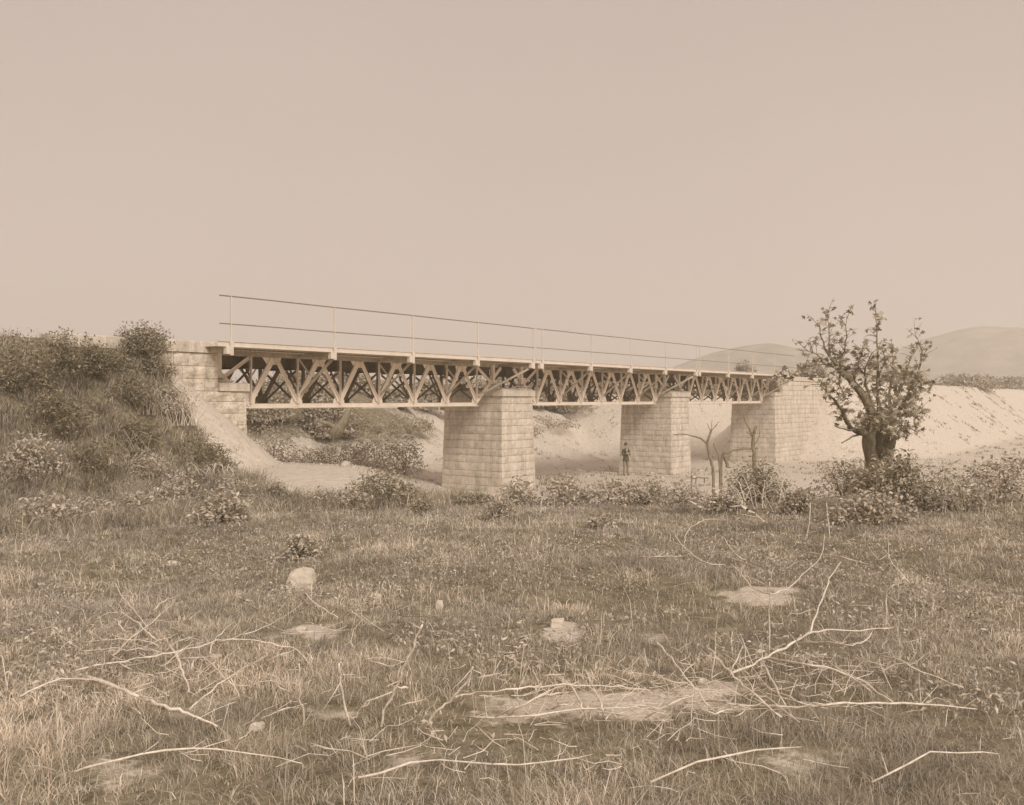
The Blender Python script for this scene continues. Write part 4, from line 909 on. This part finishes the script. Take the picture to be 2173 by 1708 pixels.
B(RC, [[(1800, 1185), (1950, 1230), (2090, 1300), (2400, 1420)]], 3.6, 'branch running off at the right border')
B(RC, [[(280, 10), (380, 50), (500, 110)]], 2.4, 'thin pale stalk among the shrubs left of the dark bush', m='dry')
B(RC, [[(680, 0), (760, 80), (860, 140), (930, 200)]], 3.0, 'pale stick leaning in front of the dense dark bush', m='dry')
B(RC, [[(1270, 60), (1265, 200), (1240, 310)]], 2.2, 'upright stalk under the plane tree, left of two', True)
B(RC, [[(1390, 60), (1405, 200), (1420, 330)]], 2.2, 'upright stalk under the plane tree, right of two', True)
# beyond the old print's edge the litter goes on
for i, (a, lab) in enumerate([([(150, 1640), (300, 1600), (460, 1590), (640, 1620)], 'curved branch in the lowest left grass'), ([(760, 1650), (930, 1610), (1100, 1625), (1260, 1600)], 'long low branch in the lowest central grass'),
                               ([(1380, 1660), (1540, 1600), (1700, 1585)], 'rising branch in the lowest right grass'), ([(1850, 1660), (1980, 1600), (2120, 1600)], 'branch in the lowest right corner'), ([(40, 1480), (130, 1440), (220, 1450)], 'short branch at the left border')]):
    B(lambda x, y: (x, y), [a], 5.0, lab)

# dry saplings between second pier and right abutment
def S4(x, y): return (1298.4 + .22644 * x, 690.6 + .22644 * y)
def dead_sapling(lines, radii, label, dep, m='sapling', name='dead_sapling'):
    pts = [[at_depth(*S4(*q), dep) for q in ln] for ln in lines]
    b = pts[0][0].copy(); b.z = min(b.z, height1(b.x, b.y)) - .05
    if pts[0][0].z - b.z > .02: pts[0].insert(0, b)
    o = empty(name, b, 0, label, 'dead tree', 'dead saplings by the bridge'); g = random.Random(len(label))
    for k, P in enumerate(pts):
        P = smooth_line([p - b for p in P], 3, .008, g); n = len(P); r0, r1 = radii[min(k, len(radii) - 1)]
        mb = MB(); mb.tube(P, [(r0 + (r1 - r0) * i / (n - 1)) * dep / FD for i in range(n)], 6); mb.build('trunk' if k == 0 else 'branch', M[m], o, smooth=True)
dead_sapling([[(955, 1450), (945, 1350), (930, 1270), (890, 1110), (910, 1050), (935, 975)], [(890, 1110), (850, 1070), (760, 1035), (690, 1020), (570, 1018)], [(930, 985), (905, 950), (893, 915)], [(935, 985), (960, 960), (985, 930)], [(930, 980), (935, 930), (940, 880)], [(935, 985), (985, 920), (1015, 905)]], [(3.4, 2.4), (2.2, .9), (.9, .4)], 'dead sapling with one long drooping limb, between pier and abutment', 25)
dead_sapling([[(1010, 1420), (1005, 1250), (975, 1160), (955, 1105)]], [(2.4, 1.2)], 'short bare curved sapling right of the drooping one', 25.5)
dead_sapling([[(1030, 1255), (1100, 1190), (1200, 1160), (1370, 1150)], [(1060, 1235), (1080, 1290), (1075, 1330)]], [(3.0, 2.2), (3.6, 3.4)], 'broken limb leaning across a stump before the abutment', 26, 'sapling', 'broken_limb')
dead_sapling([[(1338, 1420), (1332, 1250), (1325, 1100), (1328, 1010)], [(1326, 1030), (1290, 970), (1245, 890), (1237, 830)], [(1330, 1010), (1345, 970), (1362, 940)], [(1320, 1040), (1280, 1010), (1255, 990)], [(1335, 1130), (1370, 1060), (1385, 1000)]], [(4.4, 3.8), (2.4, .8), (3.8, 2.4), (1.4, .6)], 'pollarded dead sapling with two raised arms before the abutment', 24.5)
dead_sapling([[(750, 1410), (755, 1432), (830, 1425), (910, 1432)], [(790, 1430), (780, 1480)], [(868, 1430), (866, 1475)]], [(1.6, 1.2), (1.4, 1.2)], 'low bent branch standing on the sand right of the second pier', 36, 'twig', 'bent_branch')

# twiggy dry tangle round the foot of the plane tree and on the left slope
def tangle(px, py, w, h, n, label, seed, dep=None, m='dry_mid'):
    b = on_ground(px, py) if dep is None else at_depth(px, py, dep); b.z = height1(b.x, b.y); k = b.y / FD
    o = empty('dry_tangle', b, 0, label, 'dry brush', 'tangles of dry twigs'); g = random.Random(seed)
    for q in range(n):
        x0 = g.uniform(-.5, .5) * w * k; a = g.uniform(-1, 1); L = g.uniform(.4, 1.0) * h * k; dx = a * w * k * .4; dy = g.uniform(-.3, .3) * w * k
        P = [Vector((x0, dy * .3, 0)), Vector((x0 + dx * .3, dy * .6, L * .6)), Vector((x0 + dx * .7, dy, L)), Vector((x0 + dx * 1.1, dy * 1.1, L * .8))]
        mb = MB(); P = smooth_line(P, 3, .006, g); mb.tube(P, [max(.003, .9 * k * (1 - .7 * i / len(P))) for i in range(len(P))], 5); mb.build('twig', M[m], o)
tangle(1900, 1060, 130, 95, 22, 'pale dry twigs arching round the foot of the plane tree', 1, 16.6, 'dry')
tangle(370, 905, 110, 80, 40, 'tangle of pale dry twigs half way up the left slope', 2, None, 'dry')
tangle(290, 880, 90, 60, 24, 'tangle of dry twigs left of the pale one on the slope', 3)
tangle(440, 1000, 90, 50, 20, 'dry twigs beside the bare strip of the left slope', 4)
tangle(1640, 1080, 130, 70, 18, 'dry stalks in front of the dense dark bush', 5, None, 'dry')
tangle(1176, 992, 66, 26, 26, 'heap of driftwood brush on the sand right of the first pier', 6, 41, 'twig')
tangle(255, 960, 120, 50, 26, 'dry stalks low on the left slope', 8, None, 'dry_mid')
tangle(320, 830, 90, 50, 26, 'dry stalks under the crest of the left slope', 9, None, 'dry_mid')
tangle(480, 1020, 100, 40, 22, 'pale stalks at the foot of the left slope', 10, None, 'dry')
tangle(2060, 1090, 130, 80, 18, 'dry stalks right of the plane tree', 7)

# fine twig litter strewn through the grass, thickest at lower left and lower right
def litter():
    g = random.Random(61); mb = MB()
    zones = [(330, 1440, 200, 90, 150), (1500, 1490, 260, 80, 230), (1250, 1510, 200, 50, 120), (1750, 1420, 200, 110, 200), (1640, 1180, 200, 90, 120), (700, 1350, 300, 120, 90), (1100, 1620, 800, 60, 120), (1060, 1420, 200, 90, 50), (240, 1300, 120, 90, 60)]
    for cx, cy, rx, ry, n in zones:
        for q in range(int(n * .6)):
            px, py = cx + g.gauss(0, .55) * rx, cy + g.gauss(0, .55) * ry
            if py < 1070 or py > 1700: continue
            p = on_ground(px, py, .03); a = g.uniform(0, 6.28); L = g.uniform(.05, .26); e = Vector((math.cos(a), math.sin(a), g.uniform(-.15, .6))) * L; up = Vector((0, 0, g.uniform(.01, .09)))
            bd = Vector((g.gauss(0, .10), g.gauss(0, .10), g.gauss(0, .08))) * L; r = g.uniform(.0013, .0028)
            b2 = bd * 1.1 + Vector((g.gauss(0, .07), g.gauss(0, .07), g.gauss(0, .06))) * L; mb.tube([p + up, p + up + e * .33 + bd, p + up + e * .68 + b2, p + up + e + b2 * .5], [r, r * .9, r * .7, r * .4], 4, cap=False)
    tag(mb.build('twig_litter', M['dry']), 'fine pale twig litter strewn through the foreground grass', 'twigs', kind='stuff')
litter()
def gravel():
    g = np.random.default_rng(71); n = 5200; s = g.uniform(-3, 62, n); t = g.uniform(-16, 20, n); x = P0[0] + s * U[0] + t * N[0]; y = P0[1] + s * U[1] + t * N[1]
    k = (bare(x, y) > .5) & (y > 19) & (fbm(x * .5 + 33, y * .5) > .45) & ~((t > .8) & (t < 4.1) & ((s < 1.5) | (s > 42.8))); x, y = x[k], y[k]; n = len(x)
    c = np.stack([x, y, height(x, y)], -1); r = g.uniform(.02, .07, n) * (1 + 2.2 * (g.random(n) > .96)); o = np.array([(1, 0, 0), (-1, 0, 0), (0, 1, 0), (0, -1, 0), (0, 0, .7), (0, 0, -.5), (.6, .6, .4), (-.6, .5, .4)])
    o = o[None] * g.uniform(.7, 1.3, (n, 8, 3)); V = (c[:, None] + o * r[:, None, None]).reshape(-1, 3); b = (np.arange(n) * 8)[:, None]
    F = np.concatenate([b + np.array([f]) for f in ((0, 6, 4), (6, 2, 4), (2, 7, 4), (7, 1, 4), (1, 3, 4), (3, 0, 4), (0, 3, 5), (3, 1, 5), (1, 7, 2), (0, 2, 6), (1, 2, 5), (2, 0, 5))])
    tag(np_mesh('gravel', V, F, M['rock']), 'loose stones scattered over the river bed and bare banks', 'gravel', kind='stuff')
gravel()

# ------------------------------------------------------------------ stones
def stone(px, py, w, h, label, seed, sink=.25):
    b = on_ground(px, py); k = b.y / FD; g = np.random.default_rng(seed); rx, rz = w / 2 * k, h * k
    n1, n2 = 14, 9; V = []; F = []
    for j in range(n2):
        f = math.pi * j / (n2 - 1)
        for i in range(n1):
            q = 2 * math.pi * i / n1
            c = [math.sin(f) * math.cos(q), math.sin(f) * math.sin(q), math.cos(f)]; c = [math.copysign(abs(v) ** .5, v) for v in c]
            r = 1 + .10 * math.sin(2 * q + seed) + .08 * math.sin(3 * f + seed * 2) + g.uniform(-.05, .05)
            V.append((c[0] * rx * r + .12 * rx * c[2], c[1] * rx * .8 * r, rz * (1 - sink) * .5 + c[2] * rz * .62 * r))
    for j in range(n2 - 1):
        for i in range(n1): F.append((j * n1 + i, (j + 1) * n1 + i, (j + 1) * n1 + (i + 1) % n1, j * n1 + (i + 1) % n1))
    mb = MB(); mb.add(V, F); b.z = height1(b.x, b.y); o = mb.build('field_stone', M['rock'], None, loc=b); tag(o, label, 'stone', 'stones in the meadow')
stone(640, 1250, 52, 42, 'largest pale squared boulder in the left meadow', 1)
stone(365, 1204, 20, 14, 'small pale stone near the left edge of the meadow', 2); stone(797, 1283, 26, 20, 'pale stone right of the largest boulder', 3); stone(932, 1292, 18, 16, 'small pointed stone in the centre of the meadow', 4)
stone(640, 1340, 24, 10, 'flat stone on the bare mound below the boulder', 5); stone(1182, 1330, 30, 16, 'flat stone in the middle of the meadow', 6); stone(545, 1548, 30, 14, 'pale stone at the bottom left', 7)
stone(1490, 1452, 14, 10, 'small stone by the bottom right pale patch', 8); stone(455, 1400, 30, 10, 'stone under the branch tangle', 9)

# ------------------------------------------------------------------ person by the second pier
fp = on_ground(1328, 1009)
fp.z = height1(fp.x, fp.y); PH = 68 / FD * fp.y; k = PH / 1.74
per = empty('person', fp, R(25), 'person in dark jacket and fez standing by the second pier, hands at chest', 'person')
J = {}; E = []; RAD = {}
def jt(n, p, r, to=None):
    J[n] = p; RAD[n] = r
    if to: E.append((to, n))
jt('pel', (0, 0, .93), .125); jt('bel', (0, -.01, 1.08), .118, 'pel'); jt('che', (0, -.005, 1.25), .14, 'bel'); jt('upc', (0, .01, 1.38), .115, 'che'); jt('nek', (0, .005, 1.46), .055, 'upc')
jt('jaw', (0, -.012, 1.53), .062, 'nek'); jt('fac', (0, -.008, 1.60), .078, 'jaw'); jt('cra', (0, .008, 1.66), .075, 'fac')
for sx, nm in ((-1, 'l'), (1, 'r')):
    jt('hip' + nm, (.09 * sx, 0, .86), .095, 'pel'); jt('kne' + nm, (.105 * sx, -.02, .47), .062, 'hip' + nm); jt('cal' + nm, (.11 * sx, .01, .32), .056, 'kne' + nm); jt('ank' + nm, (.115 * sx, .02, .08), .042, 'cal' + nm)
    jt('toe' + nm, (.135 * sx, -.14, .035), .036, 'ank' + nm)
    jt('sho' + nm, (.17 * sx, .0, 1.38), .07, 'upc'); jt('elb' + nm, (.245 * sx, -.03, 1.12), .05, 'sho' + nm); jt('wri' + nm, (.10 * sx, -.21, 1.19), .032, 'elb' + nm); jt('pal' + nm, (.05 * sx, -.235, 1.225), .03, 'wri' + nm)
    for q in range(4):
        z = 1.25 - .022 * q; L = (.07, .08, .075, .058)[q]
        jt('f%d%s' % (q, nm), (.03 * sx, -.25, z), .0105, 'pal' + nm); jt('g%d%s' % (q, nm), (.03 * sx - L * .6 * sx, -.262, z), .0095, 'f%d%s' % (q, nm)); jt('h%d%s' % (q, nm), (.03 * sx - L * sx, -.245, z - .006), .008, 'g%d%s' % (q, nm))
    jt('th' + nm, (.06 * sx, -.235, 1.262), .012, 'pal' + nm); jt('tj' + nm, (.035 * sx, -.245, 1.285), .0095, 'th' + nm)
names = list(J); me = bpy.data.meshes.new('body'); me.from_pydata([tuple(c * k for c in J[n]) for n in names], [(names.index(a), names.index(b)) for a, b in E], [])
body = bpy.data.objects.new('body', me); link(body)
md = body.modifiers.new('skin', 'SKIN'); md.use_smooth_shade = True
for i, n in enumerate(names):
    me.skin_vertices[0].data[i].radius = (RAD[n] * k, RAD[n] * k * (.72 if n in ('pel', 'bel', 'che', 'upc') else 1.0)); me.skin_vertices[0].data[i].use_root = (n == 'pel')
body.modifiers.new('sub', 'SUBSURF').levels = 2; body.modifiers['sub'].render_levels = 2
dg = bpy.context.evaluated_depsgraph_get(); bm_ = bpy.data.meshes.new_from_object(body.evaluated_get(dg)); bpy.data.objects.remove(body)
body = bpy.data.objects.new('body', bm_); link(body, per); bm_.name = 'body'
bm_.materials.clear()
for mname in ('skin', 'cloth_dark', 'cloth_mid'): bm_.materials.append(M[mname])
for p in bm_.polygons:
    c = p.center / k
    if c.z > 1.475: p.material_index = 0
    elif c.y < -.215 and c.z > 1.1: p.material_index = 0
    elif c.z > .84: p.material_index = 1
    elif c.z < .07: p.material_index = 1
    else: p.material_index = 2
# jacket skirt flaring over the hips, shirt front, fez, nose, eyes, mouth, ears, hair
mb = MB(); V = []; nn = 20
for z, rx, ry in ((1.12, .142, .108), (1.0, .158, .125), (.88, .172, .135), (.80, .178, .14)):
    for j in range(nn): q = 2 * math.pi * j / nn; V.append((rx * math.cos(q) * k, (ry * math.sin(q) - .005) * k, z * k))
mb.add(V, [(i * nn + j, i * nn + (j + 1) % nn, (i + 1) * nn + (j + 1) % nn, (i + 1) * nn + j) for i in range(3) for j in range(nn)]); mb.build('jacket', M['cloth_dark'], per, smooth=True)
mb = MB(); mb.plate([(-.04 * k, 1.43 * k), (0, 1.24 * k), (.04 * k, 1.43 * k)], -.118 * k, -.09 * k); mb.build('shirt_front', M['shirt'], per)
mb = MB(); V = []
for z, r in ((1.665, .088), (1.70, .086), (1.79, .072), (1.792, .02)):
    for j in range(nn): q = 2 * math.pi * j / nn; V.append((r * math.cos(q) * k, (r * 1.06 * math.sin(q) + .008) * k, z * k))
mb.add(V, [(i * nn + j, i * nn + (j + 1) % nn, (i + 1) * nn + (j + 1) % nn, (i + 1) * nn + j) for i in range(3) for j in range(nn)] + [tuple(3 * nn + j for j in range(nn))]); mb.build('fez', M['cloth_dark'], per, smooth=True)
mb = MB(); mb.add([(-.014 * k, -.08 * k, 1.575 * k), (.014 * k, -.08 * k, 1.575 * k), (0, -.108 * k, 1.578 * k), (0, -.078 * k, 1.625 * k)], [(0, 1, 2), (0, 2, 3), (1, 3, 2)]); mb.build('nose', M['skin'], body)
for sx in (-1, 1):
    mb = MB(); mb.box((.03 * sx - .012) * k, (.03 * sx + .012) * k, -.083 * k, -.07 * k, 1.618 * k, 1.628 * k); mb.build('eye', M['cloth_dark'], body)
    mb = MB(); mb.tube([(.08 * sx * k, .0, 1.58 * k), (.092 * sx * k, .008 * k, 1.61 * k), (.084 * sx * k, .01 * k, 1.635 * k)], [.01 * k, .014 * k, .01 * k], 6); mb.build('ear', M['skin'], body)
mb = MB(); mb.box(-.025 * k, .025 * k, -.083 * k, -.07 * k, 1.548 * k, 1.562 * k); mb.build('moustache', M['cloth_dark'], body)
mb = MB(); V = []
for z, r in ((1.58, .07), (1.63, .083), (1.67, .087)):
    for j in range(11): q = .15 + (math.pi - .3) * j / 10; V.append((r * math.cos(q) * k, (r * math.sin(q) + .014) * k, z * k))
mb.add(V, [(i * 11 + j, i * 11 + j + 1, (i + 1) * 11 + j + 1, (i + 1) * 11 + j) for i in range(2) for j in range(10)]); mb.build('hair', M['cloth_dark'], per, smooth=True)

# ------------------------------------------------------------------ hazy air
HZ = bpy.data.materials.new('hazy_air'); HZ.use_nodes = True; n = HZ.node_tree; n.nodes.clear()
ho = n.nodes.new('ShaderNodeOutputMaterial'); pv = n.nodes.new('ShaderNodeVolumePrincipled'); pv.inputs['Color'].default_value = (0.99, 0.95, 0.91, 1); pv.inputs['Density'].default_value = 0.0015
pv.inputs['Anisotropy'].default_value = 0.0
n.links.new(pv.outputs[0], ho.inputs['Volume'])
mb = MB(); mb.box(-2000, 2000, -2000, 2000, -12, 78)
hz = mb.build('haze', HZ); hz['kind'] = 'stuff'; hz['label'] = 'thin pale haze in the air over the valley'
